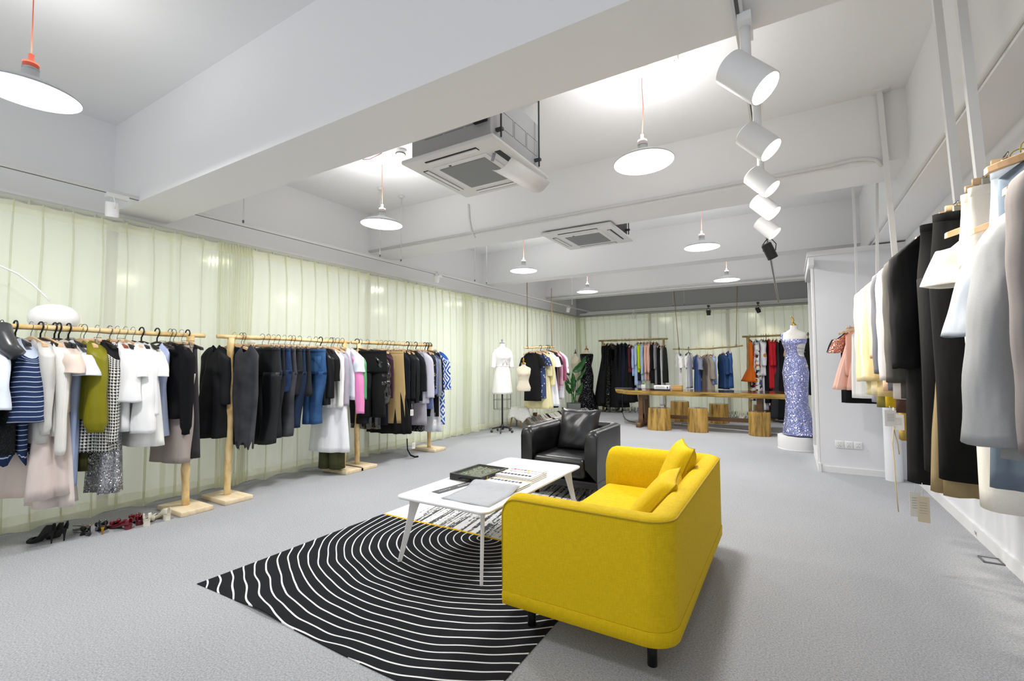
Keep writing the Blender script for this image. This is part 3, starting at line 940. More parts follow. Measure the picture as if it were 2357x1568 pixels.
def rrect(hx, hy, r, n=6):
    out = []
    for q, (sx, sy) in enumerate(((1, 1), (-1, 1), (-1, -1), (1, -1))):
        for k in range(n + 1):
            a = (q + k / n) * PI / 2
            out.append((sx * (hx - r) + r * math.cos(a), sy * (hy - r) + r * math.sin(a)))
    return out


ttop = mat('white table laminate', '#f2f2f2', .35)
rings = []
for e, z in ((.02, .408), (.004, .414), (0, .420), (0, .428), (.0015, .430)):
    rings.append([(x, y, z) for x, y in rrect(.365 - e, .73 - e, .06 - e * .5, 8)])
MB().loft(rings, (True, True)).build('tabletop', ttop, ct, auto=.9)
legw = mat('white painted metal', '#eaeaea', .4)
for sx in (-1, 1):
    for sy in (-1, 1):
        dv = Vector((sx, sy * 1.35, 0)).normalized() if False else Vector((sx, sy, 0)).normalized()
        px = Vector((-dv.y, dv.x, 0)) * .008
        tc = Vector((sx * .27, sy * .62, .41)); bc = Vector((sx * .325, sy * .715, .008))
        prof = [(tc - dv * .045, tc + dv * .045), (tc.lerp(bc, .12) - dv * .032, tc.lerp(bc, .12) + dv * .032), (tc.lerp(bc, .3) - dv * .025, tc.lerp(bc, .3) + dv * .024), (bc - dv * .014, bc + dv * .012)]
        rg_ = [[a_ - px, b_ - px, b_ + px, a_ + px] for a_, b_ in prof]
        MB().loft(rg_, (True, True)).build('leg', legw, ct, smooth=False, bevel=.002)
# showcase
cs = thing('display_case', 'flat black glass topped display case of small trinkets on the coffee table', 'display case', (-2.075, 2.98, .4305), math.radians(-1))
blk = mat('black lacquer', '#161617', .35)
f_ = MB()
for s in (-1, 1):
    f_.box((s * .136, 0, .024), (.018, .37, .048)); f_.box((0, s * .177, .024), (.255, .018, .048))
f_.build('case_frame', blk, cs, smooth=False, bevel=.002)
MB().box((0, 0, .014), (.26, .345, .027)).build('case_floor', mat('case lining', '#8a8d84', .9, bump=(80, .4)), cs, smooth=False)
gl = NT('clear glass'); gl.b.inputs['Base Color'].default_value = (1, 1, 1, 1); gl.b.inputs['Roughness'].default_value = .02
g1 = gl.n('ShaderNodeBsdfTransparent', Color=(.92, .95, .93, 1)); g2 = gl.n('ShaderNodeBsdfGlossy', Roughness=.03)
ms = gl.n('ShaderNodeMixShader', _0=.08, _1=g1, _2=g2)
gl.put(gl.out.inputs['Surface'], ms.outputs[0]); glass = gl.m
MB().box((0, 0, .044), (.258, .34, .003)).build('glass_lid', glass, cs, smooth=False)
brass = mat('brass', '#c9a24a', .3, .9)
for y in (-.11, .11):
    MB().rbox((.147, y, .028), (.006, .016, .024), .002, 2).build('latch', brass, cs, smooth=False)
MB().tube([(-.05, -.186, .02), (-.045, -.21, .018), (.045, -.21, .018), (.05, -.186, .02)], .005, 6).build('handle', blk, cs)
gem = MB(); rr2 = random.Random(4)
for k in range(150):
    x, y = rr2.uniform(-.105, .115), rr2.uniform(-.15, .15)
    rad = rr2.uniform(.003, .009)
    gem.add([(x - rad, y, .012), (x, y - rad, .012), (x + rad, y, .012), (x, y + rad, .012), (x, y, .014 + rad), (x, y, .008)], [(0, 1, 4), (1, 2, 4), (2, 3, 4), (3, 0, 4), (1, 0, 5), (2, 1, 5), (3, 2, 5), (0, 3, 5)], mi=rr2.choice((0, 0, 1)))
o = gem.build('trinkets', [mat('pearly trinkets', '#e6e4da', .25, .3), brass], None, smooth=False)
o.location = (-2.075, 2.98, .4505)
tag(o, 'scattered pearl and gold trinkets lying inside the black display case', 'jewellery', kind='stuff')

# swatch book
bk = thing('swatch_book', 'open fabric swatch book with rows of small samples, draped over the table edge side', 'book', (-1.79, 2.95, .4305), 0)
pagem = mat('book page', '#efeeea', .7)
r0 = random.Random(11)
for k in range(7):
    MB().rbox((.005 * (k % 2), .14 + .004 * k, .003 + k * .0055), (.34 - .003 * k, .27, .004), .001, 1).build('page', pagem, bk, smooth=False)
for k in range(4):
    MB().rbox((.012 * (k % 2), -.10, .003 + k * .0055), (.35, .20, .004), .001, 1).build('page', mat('page edge tan', '#d8c6a4', .7) if k % 2 == 0 else pagem, bk, smooth=False)
MB().box((0, .0, .012), (.35, .014, .022)).build('spine', mat('tan card', '#c9b48a', .7), bk, smooth=False)
for row, (yy, zt, colr_, n_) in enumerate(((.235, .0405, ('#d9d9d9', '#e6a59a', '#e8c8d2', '#a9b0a9', '#e0d3a8', '#dd5f86', '#e2b23c', '#c9c9c9', '#8c8f93'), 11), (.175, .0405, ('#f0e3e6', '#e9e2ea', '#d8b9c0', '#b9bcc0'), 10), (.085, .0405, ('#3a3b3e', '#4a4b4d'), 10), (-.055, .0245, ('#5b6a86', '#7f8aa0', '#54565a', '#8c8f96'), 10))):
    s_ = MB(); hexs = []
    for k in range(n_):
        MB().box((-.145 + k * .030, yy, zt), (.018, .020, .003)).build('fabric_sample', mat('sample ' + colr_[k % len(colr_)], colr_[(k * 7 + row) % len(colr_)], .9), bk, smooth=False)
# grey fabric page curling down flat toward the near end
g = []
for k in range(15):
    t_ = k / 14; y = -.16 - .42 * t_
    z = .030 * (1 - sm(t_ * 3.2)) + .003 + .008 * math.sin(t_ * 7) * (1 - t_) ** 2
    g.append([(-.185 + .37 * j / 8 + .02 * t_, y + .004 * math.sin(j), z + .002 * math.sin(j * 1.3 + k)) for j in range(9)])
MB().loft(g, closed=False).build('fabric_page', cloth('#b4b7bb', .95), bk, solid=.002)
# black card with white lettering
ca = thing('header_card', 'narrow dark grey card with white lettering beside the swatch book', 'card', (-2.045, 2.655, .4315), math.radians(-9))
MB().box((0, 0, 0), (.075, .40, .002)).build('card_sheet', mat('charcoal card', '#4f5052', .6), ca, smooth=False)
t_ = MB(); r3 = random.Random(3)
wht = mat('white print', '#e9e9e9', .7)
for k in range(6):   # block characters
    cx_, cy_ = .0, .02 + k * .024
    for s in (-1, 0, 1): t_.box((cx_ + s * .007, cy_, .0012), (.0022, .018, .0006))
    for s in (-1, 1): t_.box((cx_, cy_ + s * .006, .0012), (.018, .0022, .0006))
for k in range(9): t_.box((r3.uniform(-.004, .004), -.16 + k * .012, .0012), (.010, .004, .0006))
t_.build('lettering', wht, ca, smooth=False)

# ---------------------------------------------------------------- long table and stumps
wood_l = NT('pale figured wood'); o3 = wood_l.co()
dd_ = wood_l.noise(wood_l.n('ShaderNodeMapping', Vector=o3, Scale=(2.2, 9, 22)).outputs[0], 1.2, 5, .6)
wood_l.base(wood_l.ramp(dd_, [(.30, lin('#4e3b16')), (.42, lin('#9a7a34')), (.56, lin('#bf9a4c')), (.75, lin('#cfae66'))]))
wood_l.b.inputs['Roughness'].default_value = .35
wood_e = wood_l.m
w = NT('dark polished tabletop'); o3 = w.co()
dd_ = w.noise(w.n('ShaderNodeMapping', Vector=o3, Scale=(1.0, 9, 1)).outputs[0], 2, 5, .6)
w.base(w.ramp(dd_, [(.3, lin('#2a1a10')), (.6, lin('#5e4326')), (.8, lin('#8a6a3a'))]))
w.b.inputs['Roughness'].default_value = .1
wood_t = w.m
brown = mat('brown stained wood', '#6b4a2c', .45, bump=(30, .2), var=.2)
lt = thing('long_table', 'long live edge wooden table on brown trestles with stump stools', 'table', (-1.62, 9.85, 0))
rl = random.Random(5)
front = []; n = 40
for k in range(n + 1):
    x = -1.60 + 3.30 * k / n
    tip = sm(min(1, k / 5))
    front.append((x, -.46 * (.35 + .65 * tip) + .018 * math.sin(k * .9) + rl.uniform(-.008, .008)))
backp = [(1.70 - 3.30 * k / n, .46 * (.5 + .5 * sm(min(1, (n - k) / 4))) + .015 * math.sin(k * .7)) for k in range(n + 1)]
poly = front + backp
rings = []
for sc_, z in ((.955, .655), (.985, .672), (.995, .70), (1.0, .742)):
    rings.append([(x * (1 if abs(x) < 1.5 else sc_), y * sc_, z) for x, y in poly])
MB().loft(rings, (True, False), uvs=False).build('live_edge', wood_e, lt, auto=.8)
MB().add([(x, y, .743) for x, y in poly], [tuple(range(len(poly)))]).build('table_surface', wood_t, lt, smooth=False)
for x in (-1.03, 1.13):
    f_ = MB().rbox((x, 0, .045), (.10, .95, .09), .02, 2).build('trestle_foot', brown, lt, auto=.8)
    for s in (-1, 1):
        MB().prism([(-.07, 0), (.07, 0), (.07, .06), (.05, .16), (-.05, .16), (-.07, .06)], -.045, .045, Matrix.Translation((x, s * .22, .09)) @ Matrix.Rotation(PI / 2, 4, 'Z') @ Matrix.Rotation(PI / 2, 4, 'X')).build('foot_block', brown, lt, smooth=False)
        MB().box((x, s * .22, .43), (.09, .11, .54)).build('post', brown, lt, smooth=False, bevel=.006)
    MB().box((x, 0, .58), (.07, .36, .09)).build('crossbar', brown, lt, smooth=False)
MB().box((.05, 0, .20), (2.1, .05, .07)).build('stretcher', brown, lt, smooth=False)
# things on the long table
lp = thing('laptop', 'open thin dark laptop base at the left tip of the long table', 'laptop', (-3.12, 9.95, .744), .1)
MB().rbox((0, 0, .008), (.34, .24, .016), .004, 2).build('laptop_base', mat('dark grey metal', '#4c4d50', .4, .5), lp)
MB().rbox((.12, .13, .01), (.02, .01, .012), .003, 2).build('hinge', blk, lp)
cu = thing('white_cup', 'white square pot with a tiny green plant on the long table left of the projector', 'pot', (-2.72, 10.1, .744))
MB().loft([[(x * s, y * s, z) for x, y in rrect(.042, .042, .008, 3)] for s, z in ((.9, 0), (1, .01), (1, .09), (.93, .09), (.93, .08))], (True, True)).build('pot', white_gloss, cu, auto=.8)
lf = MB()
for k in range(16):
    a = k * 2.4; r_k = .012 + .02 * (k % 4) / 3
    lf.add([(r_k * math.cos(a), r_k * math.sin(a), .08), (r_k * 1.4 * math.cos(a + .3), r_k * 1.4 * math.sin(a + .3), .11), (r_k * 1.9 * math.cos(a), r_k * 1.9 * math.sin(a), .125), (r_k * 1.4 * math.cos(a - .3), r_k * 1.4 * math.sin(a - .3), .105)], [(0, 1, 2, 3)])
lf.build('leaves', mat('leaf pale green', '#8fae74', .6), cu, smooth=False, solid=.002)
pr = thing('projector', 'white projector with grey vent on the long table', 'projector', (-2.25, 9.78, .744), .05)
MB().rbox((0, 0, .055), (.30, .22, .08), .012, 3).build('casing', white_gloss, pr, auto=.8)
vg = NT('vent grey'); a_ = vg.math('LESS_THAN', vg.math('FRACT', vg.math('MULTIPLY', vg.sep(vg.co())[0], 120)), .5)
vg.base(vg.mix(a_, lin('#b3b7c2'), lin('#dcdde0')))
MB().box((-.03, -.1105, .055), (.17, .004, .05)).build('vent', vg.m, pr, smooth=False)
MB().box((.115, -.1105, .055), (.018, .005, .042)).build('button_strip', blk, pr, smooth=False)
MB().box((0, 0, .008), (.27, .2, .016)).build('foot_plate', blk, pr, smooth=False)
wb_ = thing('wooden_box', 'plain light wooden tissue box on the long table', 'box', (-1.95, 9.75, .744), .05)
lightwood = mat('light box wood', '#c99a58', .5, var=.1)
MB().rbox((0, 0, .045), (.19, .12, .09), .004, 2).build('body', lightwood, wb_, auto=.8)
MB().rbox((0, 0, .095), (.195, .125, .012), .003, 2).build('lid', lightwood, wb_, auto=.8)
cb = MB().tube([(-2.62, 9.6, .75), (-2.66, 9.45, .78), (-2.74, 9.55, .80), (-2.8, 9.7, .76), (-2.95, 9.75, .75)], .006, 6).build('power_cable', blk)
tag(cb, 'black cable looping over the long table between laptop and projector', 'cable')
pts = [at(1432, 900, 'y', 9.7), at(1433, 950, 'y', 9.75)] + [at(px, py, 'z', .012) for px, py in ((1435, 957), (1440, 965), (1450, 970), (1462, 972))]
cb = MB().tube(pts, .007, 6).build('power_cable', blk); tag(cb, 'black cable falling from the left tip of the long table to the floor', 'cable')
bark = NT('stump wood'); o3 = bark.co(); 
n = bark.noise(bark.n('ShaderNodeMapping', Vector=o3, Scale=(9, 9, .9)).outputs[0], 2.0, 5, .65)
bark.base(bark.ramp(n, [(.33, lin('#5a4520')), (.45, lin('#9c7c3c')), (.58, lin('#c29a4e')), (.8, lin('#cda55c'))]))
bark.b.inputs['Roughness'].default_value = .3; bark.bump(n, .4, .02); bark = bark.m
w = NT('stump top'); o3 = w.co(); q = w.sep(o3)
rr_ = w.math('SQRT', w.math('ADD', w.math('MULTIPLY', q[0], q[0]), w.math('MULTIPLY', q[1], q[1])))
f = w.math('FRACT', w.math('MULTIPLY', w.math('ADD', rr_, w.math('MULTIPLY', w.noise(o3, 5, 2), .04)), 45))
w.base(w.mix(f, lin('#5b3c24'), lin('#7b5733'))); w.b.inputs['Roughness'].default_value = .12
stop_ = w.m


def stump(px0, px1, py, pyt, label, seed, lobes=1.0, flare=.06):
    r1 = random.Random(seed)
    m_ = at((px0 + px1) / 2, py, 'z', 0)
    dist = Vector((m_.x, m_.y, 0)).length
    dep = (RM.transposed() @ (m_ - CAM)).z
    rad = (px1 - px0) / F * dep / 2
    dirv = Vector((m_.x, m_.y, 0)).normalized()
    c = m_ + dirv * rad
    hgt = CAM.z + (at((px0 + px1) / 2, pyt, 'y', m_.y).z - CAM.z)
    ph = [r1.uniform(0, 6.28) for _ in range(5)]
    t = thing('stump_stool', label, 'stool', (c.x, c.y, 0), r1.uniform(0, 1), 'tree stump stools round the long table')
    def rad_at(a, zf):
        return rad * (.96 + lobes * (.05 * math.sin(2 * a + ph[0]) + .035 * math.sin(3 * a + ph[1]) + .015 * math.sin(7 * a + ph[2] + zf))) * (1 + flare * (1 - zf) - .02 * zf)
    rings = []
    N = 56
    for zf in (0, .02, .2, .4, .6, .8, .97, 1.0):
        e = .985 if zf in (0, 1.0) else 1
        rings.append([(rad_at(2 * PI * k / N, zf) * e * math.cos(2 * PI * k / N), rad_at(2 * PI * k / N, zf) * e * math.sin(2 * PI * k / N), hgt * zf) for k in range(N)])
    MB().loft(rings, (True, False)).build('trunk', bark, t, auto=.8)
    MB().add([(p[0] * .999, p[1] * .999, hgt) for p in rings[-1]], [tuple(range(N))]).build('seat_top', stop_, t, smooth=False)
    return t


stump(1495, 1544, 992, 941, 'leftmost front stump stool with a splayed cleft base', 1, 1.3, .13)
stump(1544, 1589, 971, 925, 'broad dark stump stool behind the table, left of centre', 2, 1.0)
stump(1586, 1629, 997, 941, 'front stump stool with scattered knot holes, mid table', 3, .9)
stump(1634, 1676, 976, 931, 'stump stool behind the table, right of centre', 4, .8)
stump(1725, 1772, 1006, 950, 'rightmost front stump stool with a dark vertical crack', 5, 1.0, .0)
stump(1736, 1782, 968, 934, 'stump stool half hidden behind the right trestle of the table', 6, .8)
ps = thing('power_strip', 'white power strip on the carpet under the long table', 'power strip', tuple(at(1560, 978, 'z', .002)), .3)
MB().rbox((0, 0, .02), (.14, .06, .04), .006, 2).build('body', white_matte, ps, auto=.8)
for k in (-1, 0, 1): MB().box((k * .04, 0, .0405), (.02, .02, .002)).build('outlet', MATS['dark slot'], ps, smooth=False)
cb = MB().tube([at(px, py, 'z', .008) for px, py in ((1566, 977), (1600, 980), (1640, 985), (1700, 990), (1760, 996), (1800, 999))], .012, 6).build('cable_duct', white_matte)
tag(cb, 'thin white cable duct across the carpet under the long table', 'cable duct')
# ================================================================ clothes builders
gold_w = mat('gold wire', '#c8b24a', .3, .9); dark_w = mat('dark steel wire', '#3c3c3e', .35, .8)
steel_w = mat('steel wire', '#9c9c9c', .3, .9)
hang_black = mat('black hanger plastic', '#161617', .4)
hang_wood = mat('pale hanger wood', '#d9b48c', .5, var=.1)
hang_dark = mat('varnished hanger wood', '#8a4a22', .3, var=.2)
clip_m = mat('nickel clip', '#b9b6a8', .3, .8)
STOCK = {}
HW = {'thick': (.006, hang_black), 'gold': (.0022, gold_w), 'dark': (.0024, dark_w), 'steel': (.0022, steel_w)}


def make_hanger(kind, hook, w_=.40, drop=.0):
    """origin = top of the rail; hook over it, shoulders or clips below"""
    t = bpy.data.objects.new('clothes_hanger', None); COL.objects.link(t); t.empty_display_size = .05
    hr, hm = HW[hook]
    n0 = -.095 - drop
    pts = [(-.030, 0, -.020)] + [(.030 * math.cos(a), 0, .000 + .030 * math.sin(a) - .004) for a in [PI - k * PI / 8 * 1.15 for k in range(9)]] + [(.012, 0, -.045), (0, 0, -.06), (0, 0, n0)]
    MB().tube(pts, hr, 6).build('hook', hm, t)
    if kind == 'clip':
        MB().rbox((0, 0, n0 - .005), (w_ * .8, .012, .026), .003, 1).build('hanger_bar', hang_wood, t)
        for s in (-1, 1):
            x = s * w_ * .31
            MB().rbox((x, 0, n0 - .022), (.028, .03, .05), .004, 1).build('clip', clip_m, t, smooth=False)
            MB().tube([(x, -.012, n0 - .0), (x, -.03, n0 + .016), (x, .03, n0 + .016), (x, .012, n0)], .0022, 5).build('clip_spring', clip_m, t)
    else:
        mt_ = {'wood': hang_wood, 'black': hang_black, 'varnish': hang_dark}[kind]
        g = []
        for k in range(17):
            q = -1 + k / 8; a = abs(q)
            x = q * w_ / 2; z = n0 - .055 * a ** 1.3 - .0; h = .018 - .006 * a if kind != 'black' else .010 + .004 * (a > .8)
            th = .006 + .010 * sm((a - .3) / .7)
            g.append([(x, -th, z - h), (x, th, z - h), (x, th * .7, z + h * .8), (x, -th * .7, z + h * .8)])
        MB().loft(g, (True, True)).build('hanger_arm', mt_, t, smooth=False, bevel=.002)
        if kind == 'black':
            MB().tube([(-w_ * .36, 0, n0 - .05), (0, 0, n0 - .062), (w_ * .36, 0, n0 - .05)], .0035, 5).build('crossbar', mt_, t)
        if kind == 'varnish':
            MB().rbox((0, -.012, n0 + .002), (.04, .004, .022), .002, 1).build('badge', mat('gold badge', '#b58a3c', .4, .7), t)
    return t


def hanger(kind, hook, p, rz, label, drop=0):
    drop = round(max(0, drop), 2)
    key = (kind, hook, drop)
    grp = 'hangers on the clothes rails'
    if key not in STOCK:
        STOCK[key] = make_hanger(kind, hook, drop=drop)
        r = STOCK[key]; r.location = p; r.rotation_euler = (0, 0, rz); tag(r, label, 'hanger', grp)
        return r
    return dup(STOCK[key], p, rz, label, grp)


def ring_pts(a, b, z, folds, amp, ph, n=40, sq=.85, dy=0, dx=0, zc=None):
    out = []
    for k in range(n):
        t = 2 * PI * k / n
        c, s = math.cos(t), math.sin(t)
        x = a * math.copysign(abs(c) ** sq, c); y = b * math.copysign(abs(s) ** sq, s)
        m = amp * (math.sin(folds * t + ph[0]) + .5 * math.sin((folds * 2 + 1) * t + ph[1]) * .7 + .4 * math.sin(3 * t + ph[2]))
        out.append((x * (1 + m * .5) + dx, y * (1 + m * 2.2) + dy, z))
    return out


def g_top(seed, L, w_=.42, th=.05, hem=None, waist=None, neck=.09, folds=5, amp=.10, drop=.085, open_front=False, low=.0, n=40, curve=0.0, flutter=0.0):
    """body of a shirt, dress or coat hanging from z=-0.10; width along x"""
    r = random.Random(seed); ph = [r.uniform(0, 6.28) for _ in range(4)]
    hem = hem or (w_ * 1.05, th * 1.3)
    prof = [(0, w_, th * .8), (.12, w_ * 1.0, th)]
    if waist: prof.append((waist[0], waist[1], th * .85))
    prof.append((1, hem[0], hem[1]))
    z0 = -.098 - low
    rings = []
    # shoulders: half width grows, side points follow the hanger, front and back hang lower
    S = 6
    for i in range(S + 1):
        q = i / S
        a = neck * .5 + (w_ / 2 - neck * .5) * q
        b = .028 + (th * .8 / 2 + .006 - .028) * q + .004
        zs = z0 - drop * (q ** 1.25); zf = z0 - .045 - (drop + .05) * q
        pts = []
        for k in range(n):
            t = 2 * PI * k / n; c, s = math.cos(t), math.sin(t)
            x = a * math.copysign(abs(c) ** .85, c); y = b * math.copysign(abs(s) ** .85, s)
            f = abs(s) ** 1.2
            zz_ = zs * (1 - f) + (zf - (.03 if s < 0 else 0) * (1 - q)) * f
            pts.append((x, y, zz_))
        rings.append(pts)
    zt = z0 - drop; NR = max(7, int(L / .06))
    for i in range(1, NR + 1):
        q = i / NR
        W_, T_ = lerp(prof, q)
        z = zt - (L - drop) * q
        am = amp * sm(q * 1.4) + .02
        pts = ring_pts(W_ / 2, T_ / 2 + .004, z, folds, am, ph, n)
        e = 1 - sm(q * 3)
        pts = [(x, y, zz_ - e * (drop * 1.0) * abs(math.sin(2 * PI * k / n)) ** 1.2 + (flutter * math.sin(5 * 2 * PI * k / n + ph[3]) if i == NR else 0) + curve * q * (abs(x) / (W_ / 2)) ** 2) for k, (x, y, zz_) in enumerate(pts)]
        rings.append(pts)
    mb = MB(); mb.loft(rings)
    return mb


def g_sleeve(s, seed, L, w_=.42, r0=.075, r1=.05, out=.10, drop=.085, flat=.6, cuff=0, puffs=0, fwd=0.0, low=0.0, bend=0.0, bell=0.0):
    r = random.Random(seed * 2 + (s > 0)); ph = [r.uniform(0, 6.28) for _ in range(4)]
    x0 = s * (w_ / 2 - .035); z0 = -.098 - low - drop - .012
    rings = []; N = 22; n = 18
    for i in range(N + 1):
        q = i / N
        k = 1 - math.exp(-q * L / .10)
        cx_ = x0 + s * (.035 + out * k * .55 + out * .4 * q)
        cz_ = z0 - L * q * .97 - .0 + .02 * (1 - q)
        cy_ = fwd * q * q + bend * math.sin(q * PI)
        rad = r0 + (r1 - r0) * q ** .9 + bell * q * q
        if puffs: rad *= 1 + .22 * abs(math.sin(PI * q * puffs)) ** .6
        if cuff and q > 1 - cuff: rad *= .72
        w2 = 1 + .03 * math.sin(q * L * 30 + ph[0])
        tilt = max(0, 1 - q * 5)      # shoulder end leans inwards
        pts = []
        for j in range(n):
            t = 2 * PI * j / n
            px = rad * math.cos(t) * .85 * w2; py = rad * flat * math.sin(t) * (1 + .12 * math.sin(2 * t + q * 9 + ph[1]))
            pts.append((cx_ + px, cy_ + py, cz_ - s * px * tilt * .9 + .003 * math.sin(3 * t + ph[2])))
        rings.append(pts)
    return MB().loft(rings, (True, False))


def g_legs(seed, L, w_=.36, th=.035, hem=.10, flare=0.0, rise=.28, gap=.01, folded=False):
    """trousers clipped at the waist, z=-0.12 down"""
    r = random.Random(seed); ph = [r.uniform(0, 6.28) for _ in range(4)]
    z0 = -.125
    mb = MB(); rings = []
    ks = 8
    for i in range(ks + 1):
        q = i / ks
        rings.append(ring_pts((w_ / 2) * (1 + .10 * sm(q)), th / 2 * (1 + .8 * sm(q)), z0 - rise * q, 3, .03 * q, ph, 40, .8))
    mb.loft(rings)
    W1 = w_ * 1.10 / 2
    for s in (-1, 1):
        rr_ = []
        N = 14
        for i in range(N + 1):
            q = i / N
            wl = W1 / 2 + (hem / 2 - W1 / 2) * sm(q * 1.2) + flare * q * q
            tl_ = th * .9 + .012 * math.sin(q * 7 + ph[1]) * q + .01 * q
            cx_ = s * (W1 / 2 + gap * q - (.02 if flare else .055) * q)
            wob = .010 * math.sin(q * 6 + ph[2] + s)
            rr_.append([(x + cx_, y + wob * 1.2, z) for x, y, z in ring_pts(wl, tl_, z0 - rise + .03 - (L - rise + .03) * q, 2, .05, ph, 20, .8)])
        mb.loft(rr_, (True, False))
    return mb


def g_skirt(seed, L, w0=.32, w1=.5, th0=.03, th1=.10, folds=7, amp=.14, n=56):
    r = random.Random(seed); ph = [r.uniform(0, 6.28) for _ in range(4)]
    rings = []; N = 14
    for i in range(N + 1):
        q = i / N
        rings.append(ring_pts((w0 + (w1 - w0) * q) / 2, (th0 + (th1 - th0) * q) / 2, -.125 - L * q, folds, amp * sm(q * 1.3), ph, n))
    return MB().loft(rings)


NG = [0]


def hang(rail, px, name, label, L, m, kind='top', hg=('wood', 'gold'), yaw=0, sleeve=None, hemm=None, group=None, dx=0.0, dz=0.0, nohang=False, lab2=None, slm=None, **kw):
    """hang one garment (and its hanger) from a rail.
    rail = (axis, plane value, rail height function, rotation)"""
    NG[0] += 1; seed = NG[0]
    ax, val, zf, rz = rail[:4]
    if isinstance(px, (tuple, list)): p = Vector(px)
    else:
        p = at(px, rail[4] + (px - rail[6]) * rail[5], ax, val)
    p = Vector((p.x, p.y, zf(p)))
    R_ = random.Random(seed * 31)
    yawr = rz + math.radians(yaw * rail[7] if len(rail) > 7 else yaw)
    if not nohang:
        hanger(hg[0], hg[1], p, yawr, {'black': 'black plastic', 'wood': 'pale wooden', 'varnish': 'varnished brown wooden', 'clip': 'wooden clip'}[hg[0]] + ' hanger carrying the ' + (lab2 or short(label)), -dz)
    if kind == 'top':
        body = g_top(seed, L, **kw)
    elif kind == 'legs':
        body = g_legs(seed, L, **kw)
    else:
        body = g_skirt(seed, L, **kw)
    rt = body.build(name, m, None, solid=.003)
    rt.location = p + Vector((math.cos(yawr) * dx, math.sin(yawr) * dx, dz)); rt.rotation_euler = (0, 0, yawr)
    tag(rt, label, CATS.get(name, name.replace('_', ' ')), group)
    if sleeve:
        sl = dict(sleeve); w_ = kw.get('w_', .42)
        for s in (-1, 1):
            g_sleeve(s, seed, w_=w_, drop=kw.get('drop', .085), low=kw.get('low', 0), **sl).build('sleeve', slm or m, rt, solid=.003)
    if kind == 'legs' or kind == 'skirt':
        w0 = kw.get('w_', kw.get('w0', .34 if kind == 'legs' else .32)); t0 = kw.get('th', kw.get('th0', .032))
        mb = MB(); ph = [0, 0, 0]
        mb.loft([ring_pts(w0 / 2 + e, t0 / 2 + e + .002, z, 3, 0, ph, 32, .8) for e, z in ((.001, -.121), (.003, -.122), (.003, -.155), (.001, -.157))])
        mb.build('waistband', m, rt)
    return rt


def short(label):
    ws = label.split()
    return ' '.join(ws[:9])


CATS = {'trousers': 'trousers', 'jeans': 'jeans'}
LS = dict(L=.56, r0=.075, r1=.045, out=.04)      # long sleeve
SS = dict(L=.20, r0=.08, r1=.075, out=.10)       # short sleeve
JS = dict(L=.58, r0=.085, r1=.065, out=.03)      # jacket sleeve


# ---------------------------------------------------------------- wooden rails on posts
pine = NT('peeled pine'); o3 = pine.co()
n = pine.noise(pine.n('ShaderNodeMapping', Vector=o3, Scale=(9, 3, 3)).outputs[0], 2.5, 4)
pine.base(pine.ramp(n, [(.3, lin('#c49d5f')), (.5, lin('#e3c68e')), (.75, lin('#eed9ab'))]))
pine.b.inputs['Roughness'].default_value = .5; pine = pine.m
plank = NT('pale pine plank'); o3 = plank.co()
n = plank.noise(plank.n('ShaderNodeMapping', Vector=o3, Scale=(2, 14, 14)).outputs[0], 1.5, 4)
plank.base(plank.ramp(n, [(.3, lin('#d9c19a')), (.6, lin('#ead9b8'))])); plank.b.inputs['Roughness'].default_value = .6; plank = plank.m


def pole(a, b, r, seed, wob=.008, n=24, seg=12):
    rr_ = random.Random(seed); a, b = Vector(a), Vector(b)
    p1, p2 = rr_.uniform(0, 6), rr_.uniform(0, 6)
    d = (b - a).normalized(); side = d.cross(Vector((.3, .5, .8))).normalized(); s2 = d.cross(side)
    pts = [a.lerp(b, k / n) + side * wob * math.sin(k / n * 7 + p1) * math.sin(PI * k / n) + s2 * wob * math.sin(k / n * 5 + p2) * math.sin(PI * k / n) for k in range(n + 1)]
    knots = [rr_.uniform(.15, .85) for _ in range(3)]
    rad = [r * (1 + .04 * math.sin(k * 1.3 + p1) + .22 * max(math.exp(-((k / n - q) / .025) ** 2) for q in knots)) for k in range(n + 1)]
    return MB().tube(pts, rad, seg)


def rack(label, a, b, posts, group, base=True, r=.020, axis='y', pr=.030, seed=1, m=None):
    """a, b ends of the rail; posts = positions along"""
    m = m or pine
    t = thing('clothes_rail', label, 'clothes rail', (a[0], a[1], 0), 0, group)
    L_ = Vector((-a[0], -a[1], 0))
    pole(Vector(a) + L_, Vector(b) + L_, r, seed, .005).build('top_rail', m, t)
    for i, p in enumerate(posts):
        z = a[2] - .012
        pole(Vector((p[0], p[1], .04 if base else 0)) + L_, Vector((p[0], p[1], z)) + L_, pr, seed + i * 3 + 1, .012).build('post', m, t)
        if base:
            MB().rbox(tuple(Vector((p[0] + .0, p[1] + .0, .021)) + L_), (.44 if axis == 'y' else .26, .26 if axis == 'y' else .44, .042), .006, 2).build('base_board', plank, t, auto=.8)
    return t


G1 = 'pine clothes rails along the left wall'
XK = -4.72
rack('pine clothes rail nearest the camera on the left, cut by the photo edge', (XK, .55, 1.575), (XK, 2.26, 1.575), [(XK, .78), (XK + .02, 2.13)], G1, seed=3)
rack('middle pine clothes rail of the left row, full of jeans and denim', (XK, 2.37, 1.575), (XK, 3.93, 1.575), [(XK, 2.50), (XK, 3.86)], G1, seed=9)
rack('far pine clothes rail of the left row, with black coats', (XK, 3.97, 1.575), (XK, 5.50, 1.585), [(XK, 4.08), (XK, 5.44)], G1, seed=21)
# ================================================================ clothes on the left row
zr = lambda p: 1.595
RK = ('x', XK, zr, 0.0, 747, (771 - 747) / 470, 0, .36)         # rail 1..3 share one line
G = 'clothes on the nearest left rail'
W = '#f2f2f0'
